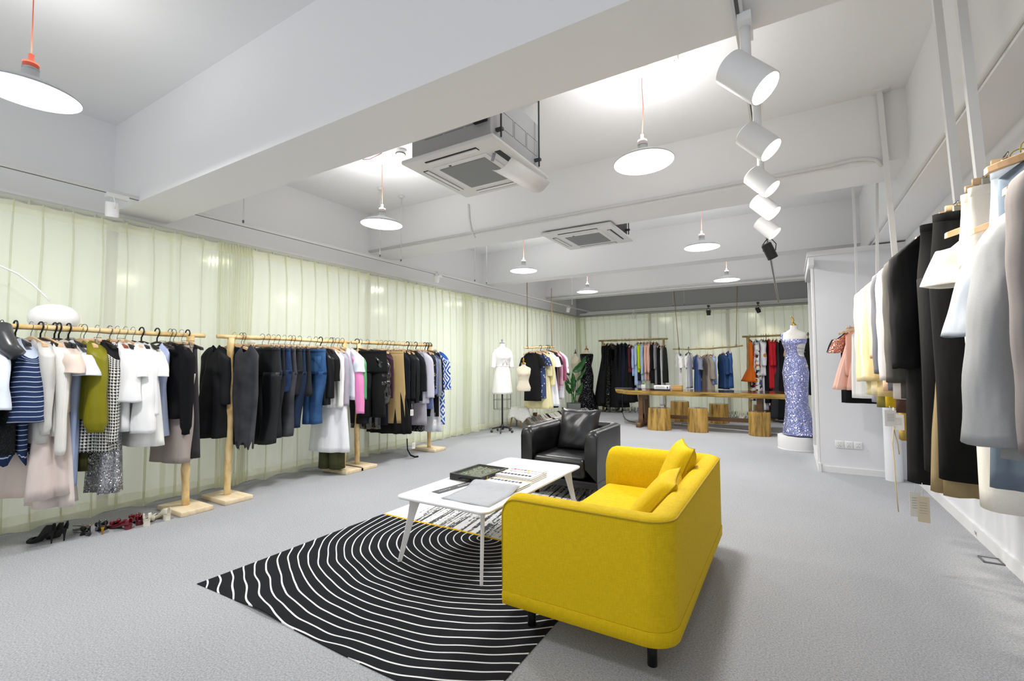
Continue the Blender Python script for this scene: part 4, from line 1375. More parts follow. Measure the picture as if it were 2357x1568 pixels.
# nearest rail
hang(RK, -46, 'blouse', 'pale blue blouse cut by the left edge of the photo', .62, cloth('#dfe8f2'), hg=('black', 'thick'), yaw=25, sleeve=dict(L=.40, r0=.09, r1=.10, out=.05), group=G, w_=.44, th=.08)
hang(RK, 4, 'strappy_dress', 'black lace strap dress half hidden at the left photo edge', .80, cloth('#17181c', kind='lace', col2='#2d2e33'), hg=('black', 'dark'), yaw=28, group=G, w_=.36, th=.05, neck=.2)
hang(RK, 36, 'wrap_top', 'navy wrap top with thin white pinstripes and hanging pointed hem', .84, cloth('#1f3156', kind='stripe', col2='#b9c3d6', scale=1.3), hg=('black', 'thick'), yaw=22, sleeve=dict(L=.50, r0=.09, r1=.13, out=.04, bell=.02), group=G, w_=.34, th=.09, amp=.16, flutter=.05)
hang(RK, 72, 'sweatshirt', 'light grey satin hooded sweatshirt with lace hem', .74, cloth('#c9c8c4', .55), hg=('wood', 'steel'), yaw=25, sleeve=dict(L=.60, r0=.075, r1=.05, out=.03, cuff=.08), group=G, w_=.42, th=.09, folds=4)
hang(RK, 104, 'sweater', 'cream ribbed long sleeve sweater on a pale wooden hanger', .70, cloth('#e9e8e2', kind='rib'), hg=('wood', 'gold'), yaw=30, sleeve=dict(L=.76, r0=.07, r1=.04, out=.04, cuff=.04), group=G, w_=.42, th=.07)
hang(RK, 94, 'long_skirt', 'long pale pinkish beige flared skirt under the grey and cream tops', 1.10, cloth('#cfc2bc'), kind='skirt', hg=('black', 'thick'), yaw=40, group=G, w0=.26, w1=.52, th0=.05, th1=.26, folds=5, amp=.20)
hang(RK, 126, 'ruffle_blouse', 'beige short sleeve blouse behind the cream ribbed sweater', .54, cloth('#dccabd', .5), hg=('black', 'thick'), yaw=25, sleeve=dict(L=.16, r0=.09, r1=.10, out=.09), group=G, w_=.40, th=.08)
hang(RK, 136, 'long_dress', 'very pale pink sleeveless long dress with flared hem', 1.22, cloth('#d6cbc6'), hg=('black', 'thick'), yaw=30, group=G, w_=.34, th=.06, hem=(.38, .18), waist=(.35, .26), amp=.18)
hang(RK, 158, 'striped_shirt_dress', 'light blue striped shirt dress with ruffled grey shoulders', 1.10, cloth('#b4c6ec', kind='vstripe', col2='#a9bbe2', scale=.5), hg=('black', 'thick'), yaw=32, sleeve=dict(L=.18, r0=.10, r1=.14, out=.08), slm=cloth('#d8dde8'), group=G, w_=.30, th=.08, hem=(.24, .09))
hang(RK, 186, 'satin_blouse', 'olive green satin blouse with a full balloon sleeve', .60, cloth('#7e7a12', .45), hg=('wood', 'gold'), yaw=30, sleeve=dict(L=.62, r0=.085, r1=.10, out=.02, cuff=.09), group=G, w_=.42, th=.09)
hang(RK, 194, 'belted_skirt', 'dark olive skirt with a long belt hanging below the olive blouse', .98, cloth('#3d3d1c'), kind='skirt', hg=('clip', 'dark'), yaw=62, group=G, w0=.12, w1=.15, th0=.03, th1=.04, amp=.04)
hang(RK, 224, 'houndstooth_dress', 'black and white houndstooth dress on a broad black hanger', .86, cloth('#f1f1ec', kind='houndstooth', col2='#17171a'), hg=('black', 'steel'), yaw=38, sleeve=dict(L=.72, r0=.10, r1=.07, out=.02), group=G, w_=.34, th=.12, hem=(.42, .16), amp=.13)
hang(RK, 252, 'sequin_skirt', 'long silver sequin skirt below the houndstooth dress', 1.17, cloth('#cfd1d6', kind='sequin', col2='#8d9096', col3='#ffffff'), kind='skirt', hg=('clip', 'steel'), yaw=44, group=G, w0=.25, w1=.30, th0=.05, th1=.14, folds=6, amp=.14)
hang(RK, 254, 'blouse', 'sheer white blouse with bunched sleeve on the varnished brown hanger', .72, cloth('#f0f1f2'), hg=('varnish', 'steel'), yaw=34, sleeve=dict(L=.40, r0=.09, r1=.11, out=.05), group=G, w_=.42, th=.08, amp=.16)
hang(RK, 270, 'blouse', 'white short top peeping between the brown hanger and the white shirt', .50, cloth('#eceded'), hg=('black', 'steel'), yaw=34, sleeve=SS, group=G, w_=.40, th=.07)
hang(RK, 289, 'shirt', 'crisp white wide sleeve shirt right of the brown hanger', .60, cloth('#f6f7f8', .6), hg=('wood', 'steel'), yaw=34, sleeve=dict(L=.66, r0=.09, r1=.115, out=.03), group=G, w_=.44, th=.09, amp=.14)
hang(RK, 306, 'shirt', 'white long shirt with a loose cuff, second of the white shirts', .56, cloth('#eff1f4', .6), hg=('black', 'steel'), yaw=30, sleeve=dict(L=.52, r0=.08, r1=.09, out=.03), group=G, w_=.42, th=.07)
hang(RK, 326, 'short_dress', 'white flared short dress with a small emblem near the hem', .86, cloth('#f6f6f2', .7), hg=('black', 'thick'), yaw=34, sleeve=dict(L=.20, r0=.08, r1=.09, out=.07), group=G, w_=.36, th=.08, hem=(.52, .20), amp=.05)
hang(RK, 362, 'pinafore_dress', 'pale blue sleeveless pinafore dress', .80, cloth('#c0cdf0', .7), hg=('black', 'thick'), yaw=34, group=G, w_=.30, th=.06, hem=(.32, .10), waist=(.42, .24), neck=.14, amp=.05)
hang(RK, 392, 'cardigan', 'fine black knitted cardigan with long sleeves, near the post of the first rail', .66, cloth('#0d0e11', .95), hg=('black', 'dark'), yaw=32, sleeve=dict(L=.72, r0=.085, r1=.06, out=.02, cuff=.07), group=G, w_=.42, th=.09, amp=.06)
hang(RK, 400, 'wide_trousers', 'taupe grey wide trousers with an elastic waist', 1.02, cloth('#a49a93'), kind='legs', hg=('clip', 'dark'), yaw=46, group=G, w_=.34, th=.07, hem=.20, flare=.02)
hang(RK, 418, 'wide_trousers', 'light greige trousers with a gathered waist beside the last hanger', 1.02, cloth('#c7bcb2'), kind='legs', hg=('clip', 'steel'), yaw=34, group=G, w_=.26, th=.06, hem=.15)
hang(RK, 432, 'straight_skirt', 'dark charcoal long straight skirt at the right end of the first rail', 1.00, cloth('#3b393d'), kind='skirt', hg=('black', 'thick'), yaw=26, group=G, w0=.24, w1=.34, th0=.06, th1=.12, folds=3, amp=.07)
# dark mannequin arm piece at the left edge
o = MB().tube([at(4, 752, 'x', -4.55), at(8, 775, 'x', -4.5), at(22, 800, 'x', -4.45), at(42, 818, 'x', -4.42)], [.05, .052, .05, .045], 16).build('choker_form', mat('dark grey gloss', '#3a3b3d', .3))
tag(o, 'dark grey curved display neck form hanging in front of the navy top', 'display form')

# second rail: denim
RK = RK[:7] + (.22,)
G = 'clothes on the middle left rail'
D1, D2, D3 = '#1b2b4d', '#2f4d7d', '#1a1b1f'
dn = cloth('#16243f', kind='denim', col2='#294471'); dk = cloth('#17181b', kind='denim', col2='#2c2e33'); dg = cloth('#2a2b2f', kind='denim', col2='#55565c')
hang(RK, 522, 'denim_coat', 'black denim flared coat hanging behind the first post of the middle rail', .90, dk, hg=('wood', 'dark'), yaw=36, dx=-.15, sleeve=dict(L=.50, r0=.08, r1=.07, out=.02), group=G, w_=.24, th=.12, hem=(.34, .24), nohang=True)
hang(RK, 540, 'denim_vest', 'washed black sleeveless denim vest with a collar and ragged hem', .98, dg, hg=('wood', 'gold'), yaw=60, dx=.16, group=G, w_=.27, th=.10, hem=(.17, .09), waist=(.45, .29), flutter=.04)
hang(RK, 556, 'denim_skirt', 'dark indigo denim skirt right of the washed black vest', .72, dn, kind='skirt', hg=('clip', 'dark'), yaw=38, group=G, w0=.30, w1=.40, th0=.06, th1=.12, folds=3, amp=.05)
hang(RK, 562, 'jeans', 'black slim jeans partly behind the indigo denim skirt', .96, dk, kind='legs', hg=('clip', 'dark'), yaw=30, group=G, w_=.32, th=.05, hem=.11)
hang(RK, 604, 'leather_trousers', 'black coated straight trousers, widest pair on the middle rail', .98, cloth('#1d1f22', .5), kind='legs', hg=('clip', 'dark'), yaw=70, group=G, w_=.31, th=.07, hem=.13, dx=.06)
hang(RK, 618, 'denim_shorts', 'dark blue denim shorts, left of two similar shorts', .48, dn, kind='legs', hg=('clip', 'dark'), yaw=30, group=G, w_=.34, th=.07, hem=.19, rise=.26)
hang(RK, 630, 'jeans', 'black straight jeans between the two pairs of blue shorts', .94, dk, kind='legs', hg=('clip', 'steel'), yaw=30, group=G, w_=.32, th=.05, hem=.12)
hang(RK, 641, 'denim_shorts', 'dark blue denim shorts, right of two similar shorts', .46, dn, kind='legs', hg=('clip', 'dark'), yaw=34, group=G, w_=.34, th=.07, hem=.19, rise=.26)
hang(RK, 655, 'jeans', 'charcoal straight jeans right of the blue shorts', .94, dg, kind='legs', hg=('clip', 'steel'), yaw=36, group=G, w_=.32, th=.05, hem=.13)
hang(RK, 668, 'denim_shorts', 'black denim shorts beside the charcoal jeans', .50, dk, kind='legs', hg=('clip', 'dark'), yaw=34, group=G, w_=.34, th=.07, hem=.19, rise=.26)
hang(RK, 676, 'jeans', 'deep navy tapered jeans behind the black shorts', .86, cloth('#16233a', kind='denim', col2='#20324f'), kind='legs', hg=('clip', 'dark'), yaw=34, group=G, w_=.34, th=.05, hem=.11)
hang(RK, 690, 'denim_skirt', 'black short skirt left of the bright blue jeans', .52, dk, kind='skirt', hg=('clip', 'dark'), yaw=34, group=G, w0=.30, w1=.40, th0=.06, th1=.11, folds=3, amp=.05)
jn = hang(RK, 712, 'jeans', 'mid blue tapered jeans with an elastic waist and back pocket', .84, cloth('#1f3f6b', kind='denim', col2='#466f9e'), kind='legs', hg=('clip', 'steel'), yaw=70, group=G, w_=.31, th=.07, hem=.11, dx=.06)
MB().rbox((.08, -.045, -.27), (.11, .006, .13), .002, 1).build('back_pocket', cloth('#244a78', kind='denim', col2='#4d78a8'), jn)
hang(RK, 727, 'nylon_jacket', 'black shiny nylon jacket right of the blue jeans', .66, cloth('#111214', .35), hg=('clip', 'dark'), yaw=38, sleeve=dict(L=.50, r0=.08, r1=.07, out=.02), group=G, w_=.40, th=.09)
hang(RK, 738, 'velvet_blouse', 'black short top on a black hook next to the white pleated shirt', .50, cloth('#0e0f10'), hg=('black', 'thick'), yaw=36, group=G, sleeve=dict(L=.30, r0=.09, r1=.08, out=.02), w_=.40, th=.07)
hang(RK, 752, 'pleated_shirt', 'white vertically pleated shirt on the middle rail', .70, cloth('#f0f0ee', kind='rib', scale=3), hg=('wood', 'gold'), yaw=34, sleeve=dict(L=.62, r0=.07, r1=.05, out=.02), group=G, w_=.40, th=.08)
hang(RK, 764, 'satin_blouse', 'lilac grey satin blouse beside the white pleated shirt', .70, cloth('#a7a3b0', .5), hg=('wood', 'dark'), yaw=34, sleeve=dict(L=.60, r0=.07, r1=.06, out=.02), group=G, w_=.40, th=.07)
hang(RK, 762, 'long_coat', 'long white coat dress reaching well below the other clothes of the middle rail', 1.16, cloth('#eceef2', .7), hg=('wood', 'dark'), yaw=44, dz=-.06, group=G, w_=.40, th=.10, hem=(.56, .20), amp=.06)
blk3 = hang(RK, 777, 'colour_block_shirt', 'white, green and pink colour block shirt at the end of the middle rail', .62, cloth('#e6ebf5'), hg=('wood', 'dark'), yaw=46, dx=.10, group=G, w_=.38, th=.08)
for s, mm in ((1, cloth('#ea8fc4')), ):
    o = g_sleeve(s, 7, .64, w_=.38, r0=.08, r1=.065, out=.06).build('sleeve', mm, blk3, solid=.003)
    o.location = (0, 0, -.06); 
    o = g_sleeve(s, 7, .50, w_=.38, r0=.085, r1=.06, out=.05).build('sleeve', cloth('#5f9e6e'), blk3, solid=.003); o.location = (.02, .03, -.03)
    o = g_sleeve(s, 7, .20, w_=.38, r0=.087, r1=.085, out=.05).build('sleeve', cloth('#e6ebf5'), blk3, solid=.003)
hang(RK, 788, 'army_blouse', 'olive drab short sleeve top at the last post of the middle rail', .60, cloth('#5a5c3c'), hg=('wood', 'dark'), yaw=40, group=G, sleeve=SS, w_=.40, th=.08)
hang(RK, 768, 'wide_trousers', 'long olive wide trousers trailing on the floor under the white coat', 1.40, cloth('#3f4226'), kind='legs', hg=('clip', 'dark'), yaw=38, group=G, w_=.32, th=.10, hem=.13, flare=.02)

# third rail
RK = RK[:7] + (.12,)
G = 'clothes on the far left rail'
hang(RK, 822, 'trousers', 'black cropped trousers clipped facing the room at the start of the far rail', .84, cloth('#101012'), kind='legs', hg=('black', 'thick'), yaw=230, dx=.20, group=G, w_=.36, th=.06, hem=.14, flare=.01)
hang(RK, 830, 'jeans', 'black ragged hem jeans behind the facing black trousers', .92, dk, kind='legs', hg=('clip', 'dark'), yaw=48, group=G, w_=.36, th=.05, hem=.16)
pj = hang(RK, 846, 'puffer_jacket', 'glossy black quilted puffer coat on the far left rail', 1.02, mat('black vinyl puffer', '#0a0a0c', .12, spec=.8, bump=(18, .6), coat=.6), hg=('black', 'dark'), yaw=40, sleeve=dict(L=.62, r0=.10, r1=.085, out=.08, puffs=6, cuff=.10, flat=.85), group=G, w_=.42, th=.14)
hang(RK, 868, 'silk_blouse', 'dark plum blouse behind the puffer sleeve', .72, cloth('#34192a', .5), hg=('wood', 'gold'), yaw=30, sleeve=LS, group=G, w_=.40, th=.08)
hang(RK, 888, 'midi_skirt', 'camel beige midi skirt right of the puffer coat', .96, cloth('#b39a6b'), kind='skirt', hg=('clip', 'dark'), yaw=150, dx=.13, group=G, w0=.26, w1=.36, th0=.05, th1=.12, folds=3, amp=.04)
hang(RK, 878, 'midi_skirt', 'navy narrow skirt between the puffer coat and the camel skirt', .98, cloth('#1c202c'), kind='skirt', hg=('clip', 'dark'), yaw=34, group=G, w0=.22, w1=.24, th0=.05, th1=.08, folds=3, amp=.05)
hang(RK, 896, 'pleated_skirt', 'long black pleated skirt below the camel skirt', 1.10, cloth('#0e0e10'), kind='skirt', hg=('clip', 'dark'), yaw=46, group=G, w0=.34, w1=.70, th0=.06, th1=.2, folds=12, amp=.12)
hang(RK, 905, 'velvet_coat', 'midnight navy velvet coat on the far left rail', .84, cloth('#0e111c', .9), hg=('black', 'dark'), yaw=34, sleeve=dict(L=.60, r0=.085, r1=.07, out=.02), group=G, w_=.42, th=.10)
hang(RK, 918, 'long_coat', 'long black coat reaching furthest down on the far left rail', 1.14, cloth('#121316'), hg=('wood', 'gold'), yaw=34, sleeve=dict(L=.60, r0=.085, r1=.07, out=.02), group=G, w_=.42, th=.11, hem=(.44, .16))
hang(RK, 928, 'leather_jacket', 'black soft leather jacket with a buttoned cuff', .64, cloth('#1a1c20', .35), hg=('wood', 'gold'), yaw=30, sleeve=dict(L=.66, r0=.08, r1=.06, out=.04, cuff=.14), group=G, w_=.42, th=.08)
hang(RK, 938, 'pleated_blouse', 'black pleated cape blouse next to the pale grey sweater', .72, cloth('#0c0e14', kind='rib', scale=2.5), hg=('black', 'thick'), yaw=36, sleeve=dict(L=.50, r0=.09, r1=.10, out=.04), group=G, w_=.42, th=.10, amp=.16)
hang(RK, 946, 'knit_sweater', 'pale lilac grey smooth sweater on the far left rail', .76, cloth('#cfcedd'), hg=('wood', 'gold'), yaw=110, dx=.08, sleeve=dict(L=.60, r0=.085, r1=.08, out=.04), group=G, w_=.38, th=.09)
hang(RK, 944, 'pencil_skirt', 'light mauve grey pencil skirt with a white paper tag', 1.04, cloth('#aaa6b0'), kind='skirt', hg=('clip', 'steel'), yaw=120, dx=.10, group=G, w0=.28, w1=.34, th0=.06, th1=.10, folds=2, amp=.03)
hang(RK, 950, 'sequin_dress', 'black glittering knit dress showing only its hem under the mauve skirt', 1.16, cloth('#101114', kind='sequin', col2='#2a2b30', col3='#c9c9cf'), hg=('wood', 'gold'), yaw=40, group=G, w_=.38, th=.09, hem=(.42, .14))
hang(RK, 957, 'collared_shirt', 'light brown satin collared shirt at the top of the far left rail', .48, cloth('#a58a70', .5), hg=('black', 'thick'), yaw=34, sleeve=dict(L=.36, r0=.08, r1=.06, out=.06), group=G, w_=.42, th=.07)
hang(RK, 967, 'floral_blouse', 'dark blouse with small gold flowers near the end of the far left rail', .70, cloth('#23232c', kind='floral', col2='#c8b079', col3='#c8b079', scale=.6), hg=('wood', 'gold'), yaw=34, sleeve=dict(L=.48, r0=.08, r1=.06, out=.03), group=G, w_=.42, th=.07)
hang(RK, 973, 'blue_blouse', 'cornflower blue blouse with a black skirt edge near the end of the far rail', .86, cloth('#8fa3dc'), hg=('wood', 'gold'), yaw=34, sleeve=LS, group=G, w_=.38, th=.06)
hang(RK, 978, 'check_shirt', 'small checked grey and yellow shirt on the far left rail', .66, cloth('#b8bfc6', kind='gingham', col2='#3c4560'), hg=('black', 'thick'), yaw=36, sleeve=dict(L=.60, r0=.075, r1=.055, out=.05, cuff=.1), group=G, w_=.42, th=.08)
hang(RK, 984, 'tunic', 'black straight tunic left of the blue patterned dress', .98, cloth('#1b1a18'), hg=('black', 'thick'), yaw=30, sleeve=dict(L=.5, r0=.08, r1=.07, out=.03), group=G, w_=.40, th=.07)
hang(RK, 990, 'ikat_dress', 'white dress with a bold cobalt blue diamond pattern at the end of the left row', 1.10, cloth('#e9eef6', kind='ikat', col2='#1f4fa8'), hg=('black', 'thick'), yaw=48, sleeve=dict(L=.50, r0=.09, r1=.09, out=.05), group=G, w_=.40, th=.10, hem=(.44, .14), dx=.05)
hang(RK, 986, 'mesh_skirt', 'sheer white mesh skirt under the cobalt patterned dress', 1.18, cloth('#e2e6ec'), kind='skirt', hg=('clip', 'steel'), yaw=50, group=G, w0=.30, w1=.48, th0=.06, th1=.14, folds=6, amp=.12)


def paper_tag(p, q, label, col='#f2f0ec', size=(.045, .085), rz=.4):
    """price tag: string from p, card hanging at q"""
    t = thing('paper_tag', label, 'tag', tuple(q), rz, 'paper tags on clothes')
    d = Vector(p) - Vector(q); d = Matrix.Rotation(-rz, 3, 'Z') @ d
    MB().tube([(0, 0, size[1] / 2), d], .0012, 5).build('string', white_matte, t)
    MB().box((0, 0, 0), (size[0], .0018, size[1])).build('card', mat('tag paper ' + col, col, .8), t, smooth=False)
    pr_ = MB()
    for k in range(5): pr_.box((0, -.0012, size[1] * (.25 - .1 * k)), (size[0] * .6, .0006, .0022))
    pr_.build('print', mat('faint print', '#a9a7a2', .8), t, smooth=False)
    return t


for (px, py, py0, lb) in ((948, 950, 930, 'white paper tag on the mauve grey pencil skirt'), (952, 1026, 1000, 'white paper tag hanging lowest at the far left rail'), (1001, 973, 950, 'white paper tag beside the cobalt patterned dress')):
    paper_tag(at(px, py0, 'x', -4.45), at(px, py, 'x', -4.45), lb, rz=1.2)
# black strap trailing on the floor
pts = [at(937, 1010, 'x', -4.5), at(938, 1035, 'x', -4.5), at(945, 1048, 'x', -4.47), at(955, 1052, 'z', .012), at(963, 1051, 'z', .012)]
o = MB().tube(pts, .012, 6, flat=.3).build('fabric_belt', cloth('#0e0e10')); tag(o, 'thin black fabric belt trailing onto the carpet below the far left rail', 'belt')
# ================================================================ rails and clothes at the back
oldw = NT('weathered branch wood'); o3 = oldw.co()
oldw.base(oldw.ramp(oldw.noise(o3, 7, 4), [(.3, lin('#7d6a42')), (.6, lin('#a5905e'))])); oldw.b.inputs['Roughness'].default_value = .6; oldw = oldw.m
ropem = mat('jute rope', '#8c7448', .9, bump=(120, .6))
a, b = at(1378, 785, 'y', 12.02), at(1537, 780, 'y', 12.02)
ZB = (a.z + b.z) / 2
G2 = 'branch clothes rails along the back wall'
rack('branch wood rail at the back left, full of black gowns and pastel knits', (a.x, 12.02, ZB), (b.x, 12.02, ZB), [(at(1387, 800, 'y', 12.02).x, 12.02), (at(1528, 800, 'y', 12.02).x, 12.02)], G2, False, .022, 'x', .028, 31, oldw)
a, b = at(1708, 776, 'y', 11.75), at(1886, 769, 'y', 11.75)
ZD = (a.z + b.z) / 2
rack('branch wood rail at the back right, with orange, red and patterned dresses', (a.x, 11.75, ZD), (min(b.x, 1.0), 11.75, ZD), [(at(1722, 800, 'y', 11.75).x, 11.75), (at(1725, 800, 'y', 11.75).x + 1.4, 11.75)], G2, False, .022, 'x', .032, 37, oldw)


def swing(label, a, b, sag, tops, group, m, ax):
    t = thing('swing_rail', label, 'clothes rail', (0, 0, 0), 0, group)
    a, b = Vector(a), Vector(b)
    n = 20
    pts = [a.lerp(b, k / n) + Vector((0, 0, sag * math.sin(PI * k / n) + .004 * math.sin(k))) for k in range(n + 1)]
    MB().tube(pts, [.017 + .002 * math.sin(k * 1.9) for k in range(n + 1)], 10).build('branch', m, t)
    for q, top in zip((.09, .91), tops):
        p = a.lerp(b, q)
        MB().tube([p + Vector((0, 0, .02)), Vector(top)], .007, 6).build('rope', ropem, t)
        kn = MB()
        MB().tube([(p.x + .0, p.y, p.z + .06 * k / 5 - .02) for k in range(6)], [.02, .026, .024, .018, .02, .01], 8).build('rope_knot', ropem, t)
    return t


a, b = at(1549, 804, 'y', 11.0), at(1710, 796, 'y', 11.0)
swing('pale branch hung on two ropes before the back wall, with few tops', a, b, -.025, (at(1551, 670, 'y', 11.0), at(1697, 658, 'y', 11.0)), 'rope hung swing rails', oldw, 'x')
for t_ in ():
    pass
SWB = ('y', 11.0, lambda p: a.z + (p.x - a.x) / (b.x - a.x) * (b.z - a.z) - .01 + .017, PI / 2, 804, -8 / 161, 1549, 1)
c, d = at(1207, 801, 'x', -4.42), at(1276, 799, 'x', -4.42)
swing('pale branch hung on two ropes near the left wall, full of summer dresses', c, d, .0, ((c.x, c.lerp(d, .09).y, 2.94), (c.x, c.lerp(d, .91).y, 2.94)), 'rope hung swing rails', pine, 'y')
zc_, zd_ = c.z, d.z
SWL = ('x', -4.42, lambda p: zc_ + (p.y - c.y) / (d.y - c.y) * (zd_ - zc_) + .017, 0.0, 801, -2 / 69, 1207, 1)
RB = ('y', 12.02, lambda p: ZB + .022, PI / 2, 785, -5 / 159, 1378, 1)
RD = ('y', 11.75, lambda p: ZD + .022, PI / 2, 776, -7 / 178, 1708, 1)

G = 'clothes on the back left rail'
bk = '#0c0c0e'
hang(RB, 1391, 'evening_gown', 'long black sleeved evening gown at the left end of the back rail', 1.66, cloth(bk), hg=('wood', 'steel'), sleeve=dict(L=.62, r0=.07, r1=.05, out=.04), group=G, w_=.36, th=.12, hem=(.6, .42), amp=.16, yaw=8)
hang(RB, 1399, 'evening_gown', 'plain black gown between the sleeved gown and the sequin bodice gown', 1.60, cloth('#111113'), hg=('wood', 'steel'), group=G, w_=.34, th=.12, hem=(.6, .36), amp=.16, yaw=-6)
hang(RB, 1408, 'evening_gown', 'black gown with a glittering sequin bodice on the back rail', 1.68, cloth(bk, kind='sequin', col2='#1b1b1d', col3='#6a6a5c'), hg=('wood', 'steel'), sleeve=dict(L=.50, r0=.07, r1=.05, out=.02), group=G, w_=.38, th=.14, hem=(.6, .40), amp=.14, yaw=-10)
hang(RB, 1421, 'evening_gown', 'black full skirted gown, fourth from the left of the back rail', 1.68, cloth('#0e0e10'), hg=('wood', 'steel'), sleeve=dict(L=.56, r0=.06, r1=.05, out=.02), group=G, w_=.36, th=.12, hem=(.6, .40), amp=.16, yaw=6)
hang(RB, 1431, 'evening_gown', 'black sleeveless gown on a thin black wire hanger', 1.52, cloth('#101116'), hg=('black', 'dark'), group=G, w_=.34, th=.12, hem=(.55, .30), amp=.15)
hang(RB, 1439, 'evening_gown', 'midnight blue long gown between black and burgundy pieces', 1.56, cloth('#111a2c'), hg=('black', 'dark'), group=G, w_=.34, th=.11, hem=(.5, .28), amp=.15)
hang(RB, 1448, 'long_dress', 'black long dress behind the burgundy top', 1.50, cloth('#0e0f12'), hg=('black', 'dark'), group=G, w_=.32, th=.10, hem=(.5, .28), amp=.15, dz=-.04)
hang(RB, 1453, 'burgundy_blouse', 'burgundy satin top on the back left rail', .72, cloth('#5a1a28', .6), hg=('wood', 'steel'), group=G, sleeve=dict(L=.5, r0=.06, r1=.05, out=.0), w_=.40, th=.08, dz=-.06)
hang(RB, 1461, 'knit_sweater', 'pale blue short sweater right of the burgundy top', .78, cloth('#a9bfe2'), hg=('wood', 'gold'), group=G, sleeve=dict(L=.5, r0=.06, r1=.05, out=.02), w_=.38, th=.07, dz=-.08)
hang(RB, 1468, 'long_shirt', 'baby blue long shirt on the back left rail', 1.10, cloth('#b3c8ec'), hg=('wood', 'gold'), group=G, sleeve=dict(L=.5, r0=.06, r1=.05, out=.02), w_=.40, th=.08)
hang(RB, 1475, 'neon_coat', 'black coat with neon yellow edges on the back left rail', .98, cloth('#15171c', kind='floral', col2='#c5e000', col3='#c5e000', scale=2.2), hg=('wood', 'gold'), group=G, sleeve=dict(L=.6, r0=.07, r1=.05, out=.02), slm=cloth('#c5dc10'), w_=.38, th=.08)
hang(RB, 1482, 'denim_shirt', 'washed light blue denim shirt, left of the two pink sweaters', .98, cloth('#a3bcd8', kind='denim', col2='#b6cde6'), hg=('wood', 'gold'), group=G, sleeve=dict(L=.74, r0=.07, r1=.055, out=.02), w_=.42, th=.09)
hang(RB, 1490, 'sweater_dress', 'peach pink sweater dress, left of the two pink ones', .98, cloth('#e3b3a2'), hg=('wood', 'gold'), group=G, sleeve=dict(L=.7, r0=.07, r1=.055, out=.02), w_=.40, th=.08)
hang(RB, 1497, 'sweater_dress', 'peach pink knit with gathered cuff, right of the two pink ones', .72, cloth('#e8bdac'), hg=('wood', 'gold'), group=G, sleeve=dict(L=.7, r0=.07, r1=.055, out=.03, cuff=.08), w_=.42, th=.08)
hang(RB, 1504, 'knit_cardigan', 'black cardigan hanging right of the pink sweaters', 1.04, cloth('#131315'), hg=('wood', 'gold'), group=G, sleeve=dict(L=.6, r0=.07, r1=.055, out=.02), w_=.42, th=.09)
hang(RB, 1511, 'lounge_dress', 'long heather grey dress on the back left rail', 1.08, cloth('#8f9095'), hg=('wood', 'gold'), group=G, sleeve=dict(L=.6, r0=.06, r1=.05, out=.02), w_=.38, th=.08)
hang(RB, 1517, 'slip_dress', 'black slip dress between the grey dress and the white scarf', 1.02, cloth('#0f0f11'), hg=('wood', 'gold'), group=G, w_=.30, th=.07, dz=-.08)
hang(RB, 1523, 'lace_dress', 'white long lace dress whose hem drops towards the stump stool', 1.50, cloth('#dadbde'), hg=('wood', 'gold'), group=G, w_=.26, th=.06, hem=(.22, .10), dz=-.1)
hang(RB, 1530, 'dark_dress', 'dark green black dress at the right post of the back left rail', .94, cloth('#2a2d2b'), hg=('wood', 'gold'), group=G, w_=.38, th=.08, dz=-.08, yaw=18)

G = 'tops on the back swing rail'
hang(SWB, 1563, 'plain_tee', 'thin white tee, leftmost on the back swing rail', .80, cloth('#dddddb'), hg=('black', 'thick'), group=G, sleeve=dict(L=.25, r0=.08, r1=.09, out=.08), w_=.40, th=.05, yaw=18)
hang(SWB, 1585, 'plain_tee', 'narrow white tee seen edge on, second on the back swing rail', .80, cloth('#e0e0de'), hg=('black', 'thick'), group=G, sleeve=dict(L=.25, r0=.06, r1=.05, out=.04), w_=.34, th=.05, yaw=-8)
hang(SWB, 1604, 'tee_dress', 'slate blue tee dress with grey sleeves on the back swing rail', .86, cloth('#3d5688'), hg=('wood', 'gold'), group=G, sleeve=dict(L=.24, r0=.08, r1=.08, out=.08), slm=cloth('#7e8597'), w_=.38, th=.07, yaw=24, dz=-.06)
hang(SWB, 1628, 'short_coat', 'taupe short coat, widest piece on the back swing rail', .86, cloth('#8d8379'), hg=('wood', 'gold'), group=G, sleeve=dict(L=.46, r0=.09, r1=.09, out=.05), w_=.44, th=.12, yaw=30, dz=-.06)
hang(SWB, 1641, 'denim_shirt', 'light blue faded denim shirt behind the taupe coat', .66, cloth('#7e9bcb', kind='denim', col2='#9db5dc'), hg=('wood', 'gold'), group=G, sleeve=dict(L=.5, r0=.06, r1=.05, out=.04), w_=.38, th=.08, yaw=14, dz=-.06)
hang(SWB, 1664, 'denim_shirt', 'dark blue denim shirt with rolled light sleeves on the back swing rail', .78, cloth('#1f3558', kind='denim', col2='#2b4872'), hg=('wood', 'gold'), group=G, sleeve=dict(L=.38, r0=.08, r1=.07, out=.04), w_=.40, th=.10, yaw=24, dz=-.04)
hang(SWB, 1677, 'denim_jumpsuit', 'mid blue denim top, rightmost on the back swing rail', .80, cloth('#2b4a7c', kind='denim', col2='#3c5d92'), hg=('wood', 'gold'), group=G, sleeve=dict(L=.4, r0=.07, r1=.06, out=.02), w_=.34, th=.09, yaw=14)

